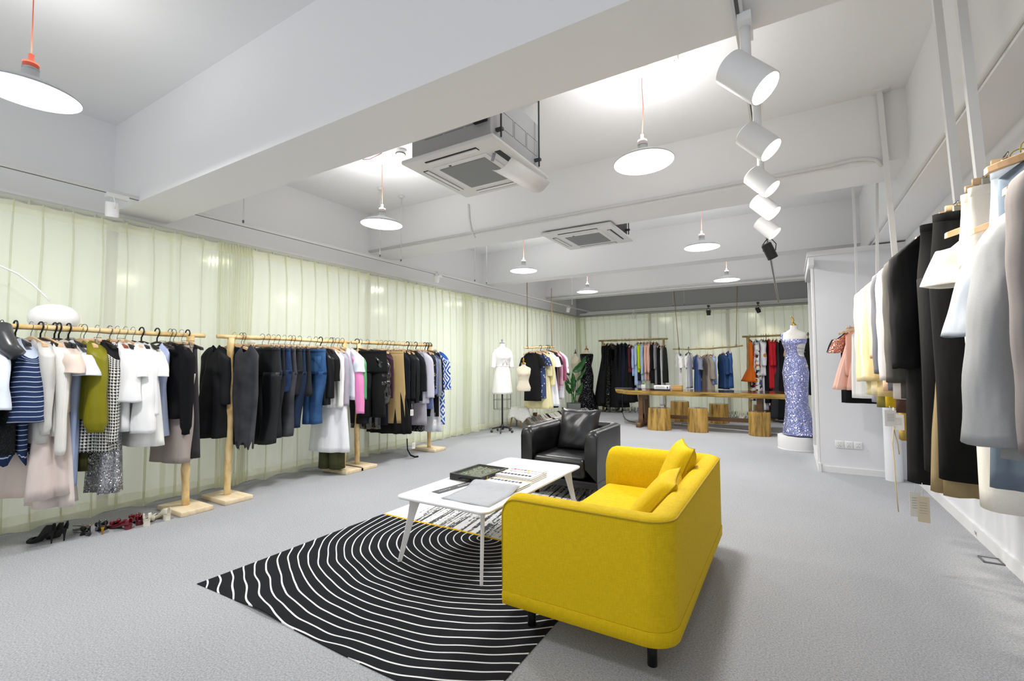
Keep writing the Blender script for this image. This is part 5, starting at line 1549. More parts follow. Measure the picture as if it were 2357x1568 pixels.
G = 'clothes on the back right rail'
hang(RD, 1726, 'orange_dress', 'bright orange dress with a ruffled hem on the back right rail', .94, cloth('#d96a10', .6), hg=('black', 'dark'), group=G, w_=.34, th=.08, hem=(.5, .3), waist=(.62, .26), amp=.12, yaw=14)
hang(RD, 1739, 'print_dress', 'white, black and red printed long dress beside the orange dress', 1.36, cloth('#eceae6', kind='collage'), hg=('black', 'dark'), group=G, sleeve=dict(L=.6, r0=.07, r1=.06, out=.04), w_=.40, th=.10, hem=(.46, .2), yaw=10)
hang(RD, 1752, 'print_shirt', 'multicoloured printed shirt with a lime patch on the back right rail', .80, cloth('#e6e6ea', kind='floral', col2='#d9772a', col3='#b7c62c', scale=2), hg=('black', 'dark'), group=G, sleeve=dict(L=.5, r0=.09, r1=.08, out=.03), w_=.42, th=.10, yaw=12)
hang(RD, 1757, 'patchwork_dress', 'pale blue and white patchwork long dress under the multicoloured shirt', 1.56, cloth('#dfe4ec', kind='floral', col2='#5c86b8', col3='#c23a3a', scale=2.4), hg=('black', 'dark'), group=G, w_=.26, th=.07, hem=(.22, .1))
hang(RD, 1763, 'black_dress', 'black narrow dress left of the two red dresses', 1.40, cloth('#0f0f11'), hg=('black', 'thick'), group=G, sleeve=dict(L=.3, r0=.06, r1=.05, out=.0), w_=.34, th=.08, yaw=0)
hang(RD, 1769, 'red_dress', 'red long sleeved dress, left of two red ones', 1.08, cloth('#c02530'), hg=('wood', 'gold'), group=G, sleeve=dict(L=.5, r0=.07, r1=.06, out=.04), w_=.36, th=.09, yaw=14)
hang(RD, 1779, 'red_dress', 'long red dress reaching the stump stool, right of two red ones', 1.62, cloth('#b82230'), hg=('wood', 'gold'), group=G, sleeve=dict(L=.5, r0=.065, r1=.05, out=.03), w_=.34, th=.07, hem=(.26, .12), yaw=6)
hang(RD, 1787, 'grey_gown', 'charcoal long gown right of the red dresses', 1.72, cloth('#333438'), hg=('wood', 'gold'), group=G, w_=.30, th=.10, hem=(.4, .3), yaw=6)
hang(RD, 1797, 'black_gown', 'black long gown beside the beige puffed sleeve dress', 1.74, cloth('#111113'), hg=('wood', 'gold'), group=G, w_=.34, th=.12, hem=(.5, .34), yaw=8)
hang(RD, 1806, 'beige_dress', 'beige long dress with puffed sleeve left of the blue gown mannequin', 1.5, cloth('#cdbba0'), hg=('wood', 'gold'), group=G, sleeve=dict(L=.34, r0=.09, r1=.11, out=.05, cuff=.1), w_=.38, th=.10, yaw=10)
hang(RD, 1860, 'black_coat', 'black long coat between the blue gown mannequin and the mirror', 1.20, cloth('#131416'), hg=('black', 'thick'), group=G, sleeve=dict(L=.6, r0=.08, r1=.07, out=.03), w_=.42, th=.10, yaw=14)

G = 'dresses on the left swing rail'
hang(SWL, 1225, 'tee_dress', 'black V neck tee dress facing the room on the left swing rail', .98, cloth('#17171a'), hg=('wood', 'gold'), group=G, sleeve=dict(L=.20, r0=.065, r1=.075, out=.07), w_=.32, th=.08, hem=(.36, .12), yaw=4, neck=.13)
hang(SWL, 1232, 'print_dress', 'navy dress with a blue patterned edge behind the black tee dress', .94, cloth('#3c4a72', kind='floral', col2='#c9cfdd', scale=.8), hg=('wood', 'gold'), group=G, sleeve=SS, w_=.42, th=.08, yaw=6)
hang(SWL, 1238, 'summer_dress', 'pale yellow flared dress on the left swing rail', 1.16, cloth('#e9dfae'), hg=('wood', 'gold'), group=G, sleeve=dict(L=.42, r0=.08, r1=.07, out=.05), w_=.40, th=.08, hem=(.60, .2), yaw=6, amp=.14)
hang(SWL, 1244, 'summer_coat', 'cream yellow long sleeved light coat on the left swing rail', .80, cloth('#efe3b0'), hg=('black', 'thick'), group=G, sleeve=dict(L=.62, r0=.08, r1=.06, out=.06), w_=.42, th=.08, yaw=4)
hang(SWL, 1250, 'white_blouse', 'white short sleeved blouse on the left swing rail', .60, cloth('#f3f3f1'), hg=('wood', 'gold'), group=G, sleeve=dict(L=.24, r0=.09, r1=.10, out=.10), w_=.42, th=.08, yaw=0)
hang(SWL, 1254, 'lace_dress', 'white A line lace dress on the left swing rail', 1.14, cloth('#eef0f6', kind='eyelet'), hg=('wood', 'gold'), group=G, sleeve=dict(L=.24, r0=.08, r1=.09, out=.10), w_=.40, th=.08, hem=(.60, .2), yaw=4)
hang(SWL, 1259, 'floral_dress', 'black dress with pink flowers on the left swing rail', .88, cloth('#17191f', kind='floral', col2='#d99a86', col3='#f0c3b0', scale=2.4), hg=('black', 'thick'), group=G, sleeve=SS, w_=.44, th=.08, yaw=0)
hang(SWL, 1263, 'long_dress', 'dark embroidered dress hanging lowest in the middle of the left swing rail', 1.2, cloth('#1d2030', kind='floral', col2='#9a5a34', scale=1.5), hg=('black', 'thick'), group=G, w_=.36, th=.08, hem=(.4, .12))
hang(SWL, 1266, 'pink_blouse', 'dusty pink long blouse on the left swing rail', .84, cloth('#cc97a8'), hg=('wood', 'gold'), group=G, sleeve=dict(L=.66, r0=.07, r1=.05, out=.05), w_=.42, th=.07)
hang(SWL, 1270, 'mauve_blouse', 'mauve blouse with long sleeve near the right rope of the left swing rail', .70, cloth('#97536d'), hg=('wood', 'steel'), group=G, sleeve=dict(L=.56, r0=.08, r1=.06, out=.08), w_=.44, th=.07)
hang(SWL, 1273, 'gauze_dress', 'pale white dress with tiny pink flowers, last on the left swing rail', 1.04, cloth('#e8e6ee', kind='floral', col2='#d9a6b8', scale=1.4), hg=('wood', 'steel'), group=G, sleeve=dict(L=.4, r0=.08, r1=.07, out=.09), w_=.46, th=.08)
# ================================================================ hanging rails and clothes on the right
tube_w = mat('white steel tube', '#ececec', .45)


def sqtube(mb, a, b, s):
    a, b = Vector(a), Vector(b); d = (b - a).normalized()
    u = d.cross(Vector((0, 0, 1)) if abs(d.z) < .9 else Vector((1, 0, 0))).normalized(); v = d.cross(u)
    q = s / 2
    return mb.loft([[p + u * i * q + v * j * q for i, j in ((-1, -1), (1, -1), (1, 1), (-1, 1))] for p in (a, b)], (True, True))


ZR = 2.045; XRR = .76
t = thing('ceiling_hung_rail', 'white steel rail hung from the ceiling, farther one, holding dark coats and cream blazers', 'clothes rail', (0, 0, 0), 0, 'white steel rails hung from the ceiling')
sqtube(MB(), (XRR, 3.13, ZR), (XRR - .01, 4.72, ZR), .028).build('rail', tube_w, t, smooth=False)
for (a, b) in (((.70, 4.74, ZC), (XRR - .01, 4.71, ZR + .014)), ((.74, 3.30, ZC), (XRR, 3.14, ZR + .014))):
    r_ = sqtube(MB(), a, b, .035).build('drop_rod', tube_w, t, smooth=False)
    MB().box((a[0], a[1], ZC - .006), (.11, .11, .012)).build('ceiling_plate', tube_w, r_, smooth=False)
t = thing('ceiling_hung_rail', 'white steel rail hung from the ceiling, nearest the camera, holding grey and cream clothes', 'clothes rail', (0, 0, 0), 0, 'white steel rails hung from the ceiling')
sqtube(MB(), (XRR, 1.2, ZR), (XRR, 2.83, ZR), .028).build('rail', tube_w, t, smooth=False)
for (a, b) in (((.74, 2.96, ZC), (XRR, 2.82, ZR + .014)), ((.74, 1.22, 2.72), (XRR, 1.22, ZR + .014))):
    r_ = sqtube(MB(), a, b, .035).build('drop_rod', tube_w, t, smooth=False)
t = thing('ceiling_hung_rail', 'low white steel rail hung from the ceiling in front of the partition, holding pink tops', 'clothes rail', (0, 0, 0), 0, 'white steel rails hung from the ceiling')
sqtube(MB(), (.70, 5.25, 1.74), (.665, 6.35, 1.74), .024).build('rail', tube_w, t, smooth=False)
for (a, b) in (((.80, 5.65, ZC), (.70, 5.3, 1.75)), ((.68, 6.45, ZC), (.665, 6.32, 1.75))):
    sqtube(MB(), a, b, .022).build('drop_rod', tube_w, t, smooth=False)
zR = lambda p: ZR + .018
RR = ('x', XRR, zR, 0.0, 0, 0, 0, 1)
G = 'clothes on the white rails at the right'


def hr(y, *a, **k):
    return hang(RR, (XRR, y, 0), *a, group=G, **k)


WH = '#f4efe4'
hr(1.74, 'suit_jacket', 'brownish grey jacket cut by the right edge of the photo', .92, cloth('#857f7e'), hg=('wood', 'gold'), sleeve=dict(JS, L=.78), w_=.34, th=.09, yaw=4, dz=-.05)
g1 = hr(1.93, 'grey_coat', 'mid grey wool coat, the large piece nearest the camera at the right', .84, cloth('#9b9da0'), hg=('wood', 'gold'), sleeve=dict(L=.72, r0=.075, r1=.10, out=.10, flat=.7, fwd=-.02), w_=.30, th=.10, yaw=6, hem=(.44, .14), dz=-.11)
hr(2.05, 'linen_dress', 'slate blue grey long dress below the grey coat', 1.06, cloth('#6d7a88'), hg=('wood', 'gold'), w_=.34, th=.08, yaw=2, hem=(.42, .12))
t_ = hr(2.13, 'pleated_trousers', 'light blue grey tailored trousers with a clipped waistband at the right', .62, cloth('#a9b2bd'), kind='legs', hg=('clip', 'gold'), yaw=-4, w_=.32, th=.06, hem=.18)
b_ = hr(2.21, 'cropped_blouse', 'light blue grey blouse with a wide cuff and green button', .38, cloth('#b9c1cb'), hg=('wood', 'gold'), sleeve=dict(L=.33, r0=.06, r1=.085, out=.09, bell=.01), w_=.26, th=.06, yaw=4, dz=-.16)
MB().lathe([(.001, .004), (.014, .004), (.017, .001), (.017, -.001), (.001, -.002)], 20, Matrix.Translation((-.17, -.064, -.485)) @ Matrix.Rotation(PI / 2, 4, 'X')).build('button', mat('pale green button', '#a8bda0', .3), b_)
hr(2.32, 'white_trousers', 'long cream white trousers, nearest of the white pieces', 1.16, cloth(WH), kind='legs', hg=('clip', 'gold'), yaw=-2, w_=.34, th=.06, hem=.18, flare=.01)
hr(2.42, 'white_trousers', 'ivory wide trousers behind the nearest white trousers', 1.12, cloth('#f6f0e2'), kind='legs', hg=('clip', 'gold'), yaw=4, w_=.34, th=.06, hem=.19)
hr(2.52, 'white_blouse', 'bright white blouse with a pointed flared sleeve at the right', .40, cloth('#f7f4ee'), hg=('wood', 'gold'), sleeve=dict(L=.17, r0=.07, r1=.11, out=.06, fwd=-.03), w_=.30, th=.07, yaw=4, dz=-.10)
hr(2.68, 'black_trousers', 'black velvet trousers, nearer of two black pairs at the right', 1.14, cloth('#0c0c0d', .95), kind='legs', hg=('clip', 'gold'), yaw=2, w_=.40, th=.07, hem=.22, flare=.01)
hr(2.84, 'black_trousers', 'black wide trousers, farther of two black pairs at the right', 1.14, cloth('#101011', .9), kind='legs', hg=('clip', 'gold'), yaw=-2, w_=.42, th=.07, hem=.24, flare=.01)
hr(2.77, 'tan_skirt', 'tan ruffled long skirt whose hem shows under the black trousers', 1.22, cloth('#a9956f'), kind='skirt', hg=('clip', 'gold'), yaw=0, w0=.32, w1=.44, th0=.05, th1=.14, folds=7, amp=.16)
hr(3.02, 'long_coat', 'long charcoal black coat right of the grey blazers', 1.26, cloth('#1b1b1c'), hg=('wood', 'gold'), sleeve=dict(JS, L=.62, r0=.09), w_=.46, th=.10, yaw=4, hem=(.50, .16))
hr(3.20, 'blazer', 'dark taupe grey blazer left of the long black coat', .86, cloth('#5d5a56'), hg=('wood', 'gold'), sleeve=dict(JS, L=.70), w_=.46, th=.09, yaw=2)
hr(3.34, 'lilac_dress', 'pale lilac grey long dress below the blazers with paper tags', 1.26, cloth('#cfc9ca'), hg=('wood', 'gold'), w_=.36, th=.07, yaw=2)
hr(3.46, 'blazer', 'off white blazer between the taupe and the slate blazers', .88, cloth('#e6e0dd'), hg=('wood', 'gold'), sleeve=dict(JS, L=.70), w_=.45, th=.08, yaw=2)
hr(3.62, 'blazer', 'slate grey blazer with a turned cuff left of the off white blazer', .84, cloth('#73747b'), hg=('wood', 'gold'), sleeve=dict(JS, L=.66), w_=.46, th=.08, yaw=2)
hr(3.72, 'brown_tunic', 'dark brown top showing only its hem below the slate blazer', .98, cloth('#5b4338'), hg=('wood', 'gold'), w_=.36, th=.06)
hr(3.82, 'ochre_dress', 'ochre dress with long hanging cream belts', 1.16, cloth('#b79b52'), hg=('wood', 'gold'), w_=.34, th=.07)
hr(3.92, 'pink_cardigan', 'pale peach long top tucked behind the slate blazer', .86, cloth('#eac3a8'), hg=('wood', 'gold'), sleeve=LS, w_=.43, th=.07)
hr(4.04, 'blazer', 'golden cream blazer, nearest of the cream blazers', .90, cloth('#edd9a0'), hg=('wood', 'gold'), sleeve=dict(JS, L=.72), w_=.44, th=.08)
hr(4.14, 'yellow_tunic', 'yellow long top with only its bright hem showing', .98, cloth('#e3c22e'), hg=('wood', 'gold'), w_=.36, th=.06)
hr(4.24, 'blazer', 'ivory blazer with a tiny brooch, middle of the cream blazers', .90, cloth('#f3e8c8'), hg=('wood', 'gold'), sleeve=dict(JS, L=.72), w_=.45, th=.08)
hr(4.36, 'olive_shirt', 'olive yellow shirt hem below the cream blazers', 1.00, cloth('#8e8444'), hg=('wood', 'gold'), w_=.38, th=.06)
hr(4.48, 'blazer', 'warm cream blazer with three dark cuff buttons, farthest of the cream blazers', .92, cloth('#eedfae'), hg=('wood', 'gold'), sleeve=dict(JS, L=.74), w_=.46, th=.09)
hr(4.60, 'lilac_shirt', 'lavender grey shirt hem at the far end of the far right rail', .98, cloth('#a9a7b8'), hg=('wood', 'gold'), w_=.40, th=.06)
# low rail
G3 = 'tops on the low white rail'
zL = lambda p: 1.757
RL = ('x', .67, zL, 0.0, 0, 0, 0, 1)
hang(RL, (.67, 6.20, 0), 'knit_dress', 'black short sleeved dress with white trim on the low right rail', .80, cloth('#0f0f11'), hg=('wood', 'gold'), sleeve=dict(L=.16, r0=.07, r1=.08, out=.08), w_=.36, th=.07, group=G3)
hang(RL, (.68, 6.04, 0), 'sequin_blouse', 'pink sequin top with short sleeve on the low right rail', .40, cloth('#dc9c88', kind='sequin', col2='#b9705c', col3='#ffe0d0'), hg=('wood', 'gold'), sleeve=dict(L=.17, r0=.07, r1=.09, out=.08), w_=.36, th=.08, group=G3)
hang(RL, (.68, 5.92, 0), 'tulle_dress', 'salmon pink dress with a fluffy tulle hem on the low right rail', .50, cloth('#e2aa98'), hg=('wood', 'gold'), w_=.34, th=.06, group=G3)
tl_ = hang(RL, (.68, 5.98, 0), 'tulle_skirt', 'fluffy pink tulle skirt on the low right rail', .62, cloth('#f0c2b2'), kind='skirt', hg=('clip', 'gold'), w0=.26, w1=.54, th0=.05, th1=.22, folds=13, amp=.2, group=G3, n=90)
hang(RL, (.70, 5.78, 0), 'white_vest', 'white narrow vest in front of the pink tulle skirt', .72, cloth('#f3f1ec'), hg=('wood', 'gold'), w_=.30, th=.05, group=G3)
# belts and tags
for pts, lb in (([(2056, 938), (2057, 985), (2054, 1020), (2058, 1060), (2062, 1120), (2068, 1178)], 'long cream fabric belt hanging lowest under the ochre dress'),
                ([(2052, 960), (2058, 990), (2066, 1020), (2070, 1046)], 'short cream fabric belt end beside the longer belt')):
    o = MB().tube([at(px, py, 'y', 3.75) for px, py in pts], [.012] * len(pts), 6, flat=.2).build('fabric_belt', cloth('#d9c28c')); tag(o, lb, 'belt')
paper_tag(at(2047, 935, 'y', 3.7), at(2050, 963, 'y', 3.7), 'white paper tag under the brown top, left of two at that height', '#f4f2ee', (.06, .10), .1)
paper_tag(at(2066, 938, 'y', 3.7), at(2069, 972, 'y', 3.7), 'white paper tag under the brown top, right of two at that height', '#e9e7e2', (.05, .095), -.2)
paper_tag(at(2106, 1103, 'y', 3.0), at(2107, 1161, 'y', 3.0), 'white paper tag hanging low beside the black coat hem', '#f2efe8', (.045, .12), .2)
paper_tag(at(2122, 1112, 'y', 2.9), at(2126, 1173, 'y', 2.9), 'tan paper tag hanging lowest beside the black coat hem', '#dccdb2', (.045, .12), -.1)
# ================================================================ mannequins, plant, small things
mann_w = mat('white mannequin cloth', '#eeece6', .6)
mann_c = mat('cream linen form', '#d9d0ba', .8)
knobg = mat('gold finial', '#b88d3e', .3, .9)
TORSO = ((0, .155, .110, 0), (.08, .170, .115, -.004), (.20, .130, .095, -.004), (.27, .118, .088, -.002), (.36, .138, .105, .006), (.44, .160, .128, .016), (.50, .165, .115, .010), (.56, .175, .085, 0), (.60, .150, .070, 0), (.625, .075, .055, 0), (.64, .052, .050, 0), (.70, .050, .048, 0))


def ell(a, b, z, n=36, dy=0, bust=0, dx=0):
    out = []
    for k in range(n):
        t = 2 * PI * k / n
        x, y = a * math.cos(t), b * math.sin(t)
        if bust and y < 0: y -= bust * (math.exp(-((x - .07) / .045) ** 2) + math.exp(-((x + .07) / .045) ** 2))
        out.append((x + dx, y - dy, z))
    return out


def torso(z0, tab=TORSO, grow=0.0, zmin=-1, zmax=9, n=36, sway=0.0):
    rings = []
    zs = [tab[0][0] + (tab[-1][0] - tab[0][0]) * k / 26 for k in range(27)]
    for z in zs:
        if z < zmin or z > zmax: continue
        a, b, dy = lerp(tab, z)
        bust = .022 * math.exp(-((z - .44) / .045) ** 2)
        rings.append(ell(a + grow, b + grow, z0 + z, n, dy, bust, sway * math.sin(z * 6)))
    return rings


# white form with blazer dress
t = thing('dress_form', 'white dress form on a black caster stand with a wire skirt cage', 'mannequin', (-4.70, 7.50, 0), math.radians(60))
MB().loft(torso(.98), (True, True)).build('torso', mann_w, t)
MB().lathe([(.052, 1.68), (.055, 1.685), (.04, 1.70), (.012, 1.705), (.012, 1.73), (.022, 1.745), (.010, 1.765), (.001, 1.77)], 20).build('neck_cap', mat('printed cap', '#9a9aa2', .4), t)
MB().tube([(0, 0, .09), (0, 0, .99)], .016, 12).build('pole', black_leg, t)
c = MB()
for z, a, b in ((.44, .17, .13), (.62, .175, .135), (.86, .17, .125)):
    c.tube([(a * math.cos(k * PI / 16), b * math.sin(k * PI / 16), z) for k in range(33)], .003, 5, cap=False)
for k in range(10):
    q = k * PI / 5
    c.tube([(.155 * math.cos(q), .11 * math.sin(q), .99), (.175 * math.cos(q), .135 * math.sin(q), .62), (.17 * math.cos(q), .13 * math.sin(q), .44)], .003, 5)
c.build('wire_cage', dark_w, t)
st_ = MB().lathe([(.03, .05), (.035, .10), (.02, .16), (.001, .16)], 16).build('stand_hub', black_leg, t)
for k in range(5):
    q = k * 2 * PI / 5 + .3; cx_, sy_ = math.cos(q), math.sin(q)
    l_ = MB().tube([(0, 0, .10), (.10 * cx_, .10 * sy_, .095), (.20 * cx_, .20 * sy_, .07)], [.016, .014, .010], 8).build('stand_leg', black_leg, t)
    MB().lathe([(.001, -.012), (.024, -.010), (.026, 0), (.024, .010), (.001, .012)], 16, Matrix.Translation((.205 * cx_, .205 * sy_, .026)) @ Matrix.Rotation(q, 4, 'Z') @ Matrix.Rotation(PI / 2, 4, 'X')).build('caster', mat('caster grey', '#3a3a3c', .4), l_)
rings = torso(.98, grow=.012, zmin=.27, zmax=.60)
tab2 = ((.73, .205, .165, 0), (.85, .19, .15, 0), (.98, .178, .13, 0), (1.10, .165, .118, 0), (1.22, .135, .105, 0), (1.27, .130, .102, 0))
lo = []
for k in range(14):
    z = .73 + .52 * k / 13; a, b, dy = lerp(tab2, z)
    lo.append([(x * (1 + .03 * math.sin(7 * j * .35 + 1)), y * (1 + .05 * math.sin(5 * j * .35)), zz_) for j, (x, y, zz_) in enumerate(ell(a, b, z))])
dress = MB().loft(lo + rings).build('blazer_dress', cloth('#f2f1ee', .7), None, solid=.003)
dress.location = (-4.70, 7.50, 0); dress.rotation_euler = (0, 0, math.radians(60))
tag(dress, 'white short blazer dress with half sleeves worn by the wheeled dress form', 'dress')
for s in (-1, 1):
    r_ = []
    for k in range(11):
        q = k / 10
        r_.append([(s * (.150 + .035 * q + .012) + .052 * (1 - .1 * q) * math.cos(j * PI / 8), .05 * math.sin(j * PI / 8) - .01 * q, 1.545 - .33 * q - s * .052 * math.cos(j * PI / 8) * max(0, 1 - q * 4)) for j in range(16)])
    MB().loft(r_, (True, False)).build('sleeve', cloth('#f2f1ee', .7), dress, solid=.003)
for s in (-1, 1):
    MB().tube([(s * .055, .03, 1.62), (s * .05, -.05, 1.58), (s * .01, -.125, 1.46), (-s * .02, -.13, 1.36), (-s * .05, -.115, 1.27)], [.012, .02, .022, .016, .008], 8, flat=.4).build('lapel', cloth('#f2f1ee', .7), dress)
MB().tube([(.132 * math.cos(k * PI / 16), .104 * math.sin(k * PI / 16) - .0, 1.25) for k in range(33)], .012, 6, cap=False, flat=.5).build('waist_tie', cloth('#f2f1ee', .7), dress)

# side table with lace cloth
t = thing('side_table', 'small round side table with splayed wooden legs under a white lace cloth', 'table', (-4.80, 8.30, 0))
MB().lathe([(.001, .37), (.19, .37), (.195, .38), (.195, .395), (.001, .395)], 32).build('tabletop', white_matte, t)
for k in range(4):
    q = PI / 4 + k * PI / 2
    MB().tube([(.11 * math.cos(q), .11 * math.sin(q), .37), (.19 * math.cos(q), .19 * math.sin(q), .0)], [.018, .012], 10).build('leg', mat('beech leg', '#c08a50', .5), t)
rings = []
for k in range(13):
    q = k / 12
    pts = []
    for j in range(96):
        a = 2 * PI * j / 96
        if q < .35: r0_, z = .20 * q / .35, .399
        else:
            u = (q - .35) / .65
            sq = 1 / max(abs(math.cos(a)), abs(math.sin(a)))
            r0_ = .204 + u * (.05 + .022 * math.sin(6 * a + 1)) ; z = .398 - u * (.19 + .26 * (sq - 1) + .015 * math.sin(9 * a))
        pts.append((r0_ * math.cos(a) + .0001, r0_ * math.sin(a), z))
    rings.append(pts)
o = MB().loft(rings, (True, False)).build('lace_cloth', cloth('#eeeeea', kind='lace', col2='#c9c9c4'), solid=.002, loc=(-4.80, 8.30, .001))
tag(o, 'white fringed lace cloth draped over the small round side table', 'tablecloth')

# half torso hanging on the left swing rail
t = thing('hanging_torso_form', 'cream half torso form with gold finial hanging before the black tee dress', 'mannequin', (-4.30, 7.62, .78), math.radians(35))
MB().loft([[(x * .80, y * .62, z * .74) for x, y, z in r] for r in torso(0)], (True, True)).build('torso', mann_c, t)
MB().lathe([(.05, .515), (.04, .53), (.012, .54), (.012, .56), (.022, .575), (.012, .59), (.015, .605), (.006, .62), (.001, .625)], 16).build('finial', knobg, t)
MB().tube([(0, 0, .62), (-.01, .04, .70), (-.02, .12, .86)], .002, 5).build('string', white_matte, t)

# black sequin gown form near the corner
GX, GY = -4.72, 11.85
t = thing('dress_form', 'cream dress form with a wooden finial wearing a black gown near the back corner', 'mannequin', (GX, GY, 0), math.radians(20))
MB().loft(torso(.96), (True, True)).build('torso', mann_c, t)
MB().lathe([(.050, 1.66), (.056, 1.665), (.05, 1.69), (.014, 1.70), (.012, 1.72), (.020, 1.735), (.010, 1.75), (.012, 1.765), (.001, 1.78)], 16).build('finial', knobg, t)
MB().tube([(0, 0, .02), (0, 0, .97)], .015, 10).build('pole', black_leg, t)
MB().lathe([(.16, 0), (.16, .012), (.03, .02), (.018, .03), (.001, .03)], 24).build('stand_base', black_leg, t)


def gown(name, label, cat, loc, rz, zb, m, tab, z0, strap=None, topcut=.60, group=None):
    lo = []
    N = 22
    z1 = z0 + .22
    for k in range(N):
        z = zb + (z1 - zb) * k / (N - 1); a, b, fl_ = lerp(tab, (z - zb) / (z1 - zb))
        lo.append([(x * (1 + fl_ * math.sin(9 * j * 2 * PI / 48 + k * .05)), y * (1 + fl_ * math.sin(9 * j * 2 * PI / 48 + 1 + k * .05)), zz_) for j, (x, y, zz_) in enumerate(ell(a, b, z, 48))])
    up = torso(z0, grow=.009, zmin=.24, zmax=topcut, n=48)
    o = MB().loft(lo + up).build(name, m, None, solid=.003)
    o.location = loc; o.rotation_euler = (0, 0, rz)
    return tag(o, label, cat, group)


blkseq = cloth('#0a0a0c', kind='sequin', col2='#202126', col3='#9a9aa2', scale=1.5)
gown('sequin_gown', 'black sequin mermaid gown on the cream form near the back corner', 'dress', (GX, GY, 0), math.radians(20), .04, blkseq, ((0, .30, .26, .05), (.25, .235, .2, .05), (.45, .165, .15, .02), (.8, .182, .13, 0), (1, .142, .105, 0)), .96, topcut=.595)
# bare torso on a stand behind the plant
t = thing('dress_form', 'bare beige dress form on a thin dark pole half hidden by the plant', 'mannequin', (-4.95, 11.62, 0), math.radians(-20))
MB().loft([[(x * .8, y * .8, z) for x, y, z in r] for r in torso(.86)], (True, True)).build('torso', mann_c, t)
MB().lathe([(.04, 1.56), (.03, 1.585), (.01, 1.595), (.02, 1.62), (.008, 1.64), (.012, 1.66), (.001, 1.68)], 12).build('finial', blk, t)
MB().tube([(0, 0, .02), (0, 0, .87)], .011, 8).build('pole', mat('dark turned wood', '#38291f', .4), t)
MB().lathe([(.13, 0), (.13, .02), (.03, .05), (.025, .28), (.012, .3), (.001, .3)], 20).build('stand_base', mat('dark turned wood', '#38291f', .4), t)

# blue sequin gown on the pedestal
PX, PY = .075, 8.27
t = thing('display_pedestal', 'low round white display pedestal beside the mirror', 'pedestal', (PX, PY, 0))
MB().lathe([(.001, 0), (.262, 0), (.265, .004), (.265, .195), (.262, .2), (.001, .2)], 64).build('drum', white_matte, t, auto=.6)
MB().lathe([(.268, 0), (.268, .012), (.262, .014)], 64).build('base_trim', base, t)
t = thing('dress_form', 'white gloss mannequin torso with a gold twisted finial on the pedestal', 'mannequin', (PX, PY, .2), math.radians(-24))
MB().loft(torso(.96), (True, True)).build('torso', mat('white gloss mannequin', '#ebe8e0', .3), t)
MB().tube([(0, 0, 1.655), (0, 0, 1.69), (-.02, 0, 1.72), (.0, 0, 1.745), (-.03, 0, 1.78), (-.035, 0, 1.81)], [.05, .012, .014, .01, .012, .004], 10).build('finial', knobg, t)
MB().tube([(0, 0, .0), (0, 0, .97)], .014, 10).build('pole', white_gloss, t)
blseq = cloth('#8c92cf', kind='sequin', col2='#b4bce6', col3='#fff0fa', scale=1.6)
zb = .015
lo = []
TB = ((0, .235, .23, .06), (.22, .175, .17, .05), (.42, .150, .14, .02), (.62, .160, .13, 0), (.84, .182, .130, 0), (1, .150, .105, 0))
for k in range(26):
    z = zb + (1.12 - zb) * k / 25; a, b, fl_ = lerp(TB, k / 25)
    e = .10 * (1 - k / 25) ** 4
    lo.append([(x * (1 + fl_ * math.sin(9 * j * 2 * PI / 48)) + e * .5, y * (1 + fl_ * math.sin(9 * j * 2 * PI / 48 + 1)), zz_) for j, (x, y, zz_) in enumerate(ell(a, b, z, 48))])
up = torso(.96, grow=.007, zmin=.20, zmax=.50, n=48)
# open right side: the bodice narrows there (cut out at the waist)
for r in up:
    for j, (x, y, z) in enumerate(r):
        if x > .05 and 1.17 < z < 1.38:
            f = math.sin(PI * (z - 1.17) / .21)
            r[j] = (x * (1 - .36 * f * sm((x - .05) / .08)), y * (1 - .3 * f * sm((x - .05) / .08)), z)
gw = MB().loft(lo + up).build('sequin_gown', blseq, None, solid=.003)
gw.location = (PX, PY, .2); gw.rotation_euler = (0, 0, math.radians(-24))
tag(gw, 'lavender blue sequin gown with a cut out side on the pedestal mannequin', 'dress')
MB().tube([(-.14, -.09, 1.44), (-.15, -.04, 1.53), (-.13, .03, 1.57), (-.12, .09, 1.50)], [.03, .022, .02, .03], 8, flat=.35).build('shoulder_strap', blseq, gw)
for dz in (0, .05):
    MB().tube([(.02, -.125, 1.27 + dz), (.11, -.09, 1.26 + dz), (.155, -.02, 1.25 + dz)], .005, 6).build('side_strap', blseq, gw)

# arc lamp
q0 = at(125, 728, 'x', -4.95)
t = thing('arc_lamp', 'white arc lamp with a glossy dome shade behind the nearest left rail', 'lamp', (q0.x, q0.y, 0))
D = [(.135, -.075), (.148, -.05), (.150, -.01), (.140, .03), (.11, .065), (.07, .085), (.03, .094), (.001, .095)]
MB().lathe([(r, z + q0.z) for r, z in D], 40).build('lamp_shade', mat('glossy white dome', '#f4f4f4', .12), t)
MB().lathe([(r * .97, z + q0.z - .004) for r, z in D[:6]], 40).build('shade_lining', white_matte, t)
a = at(0, 612, 'x', -4.95) - q0
pts = [(0, 0, q0.z + .09)]
c_ = [(115, 694), (100, 678), (75, 655), (40, 630), (0, 612)]
pts = [tuple(at(px, py, 'x', -4.95) - Vector((q0.x, q0.y, 0))) for px, py in c_]
last = Vector(pts[-1])
pts += [(0, last.y - .35, last.z + .10), (0, last.y - .8, last.z + .02), (0, last.y - 1.1, last.z - .4), (0, last.y - 1.2, last.z - 1.0), (0, last.y - 1.2, .03)]
MB().tube(pts, .007, 8).build('arc_arm', white_gloss, t)
MB().lathe([(.14, 0), (.14, .03), (.02, .035), (.001, .035)], 24, Matrix.Translation((0, last.y - 1.2, 0))).build('lamp_base', white_gloss, t)

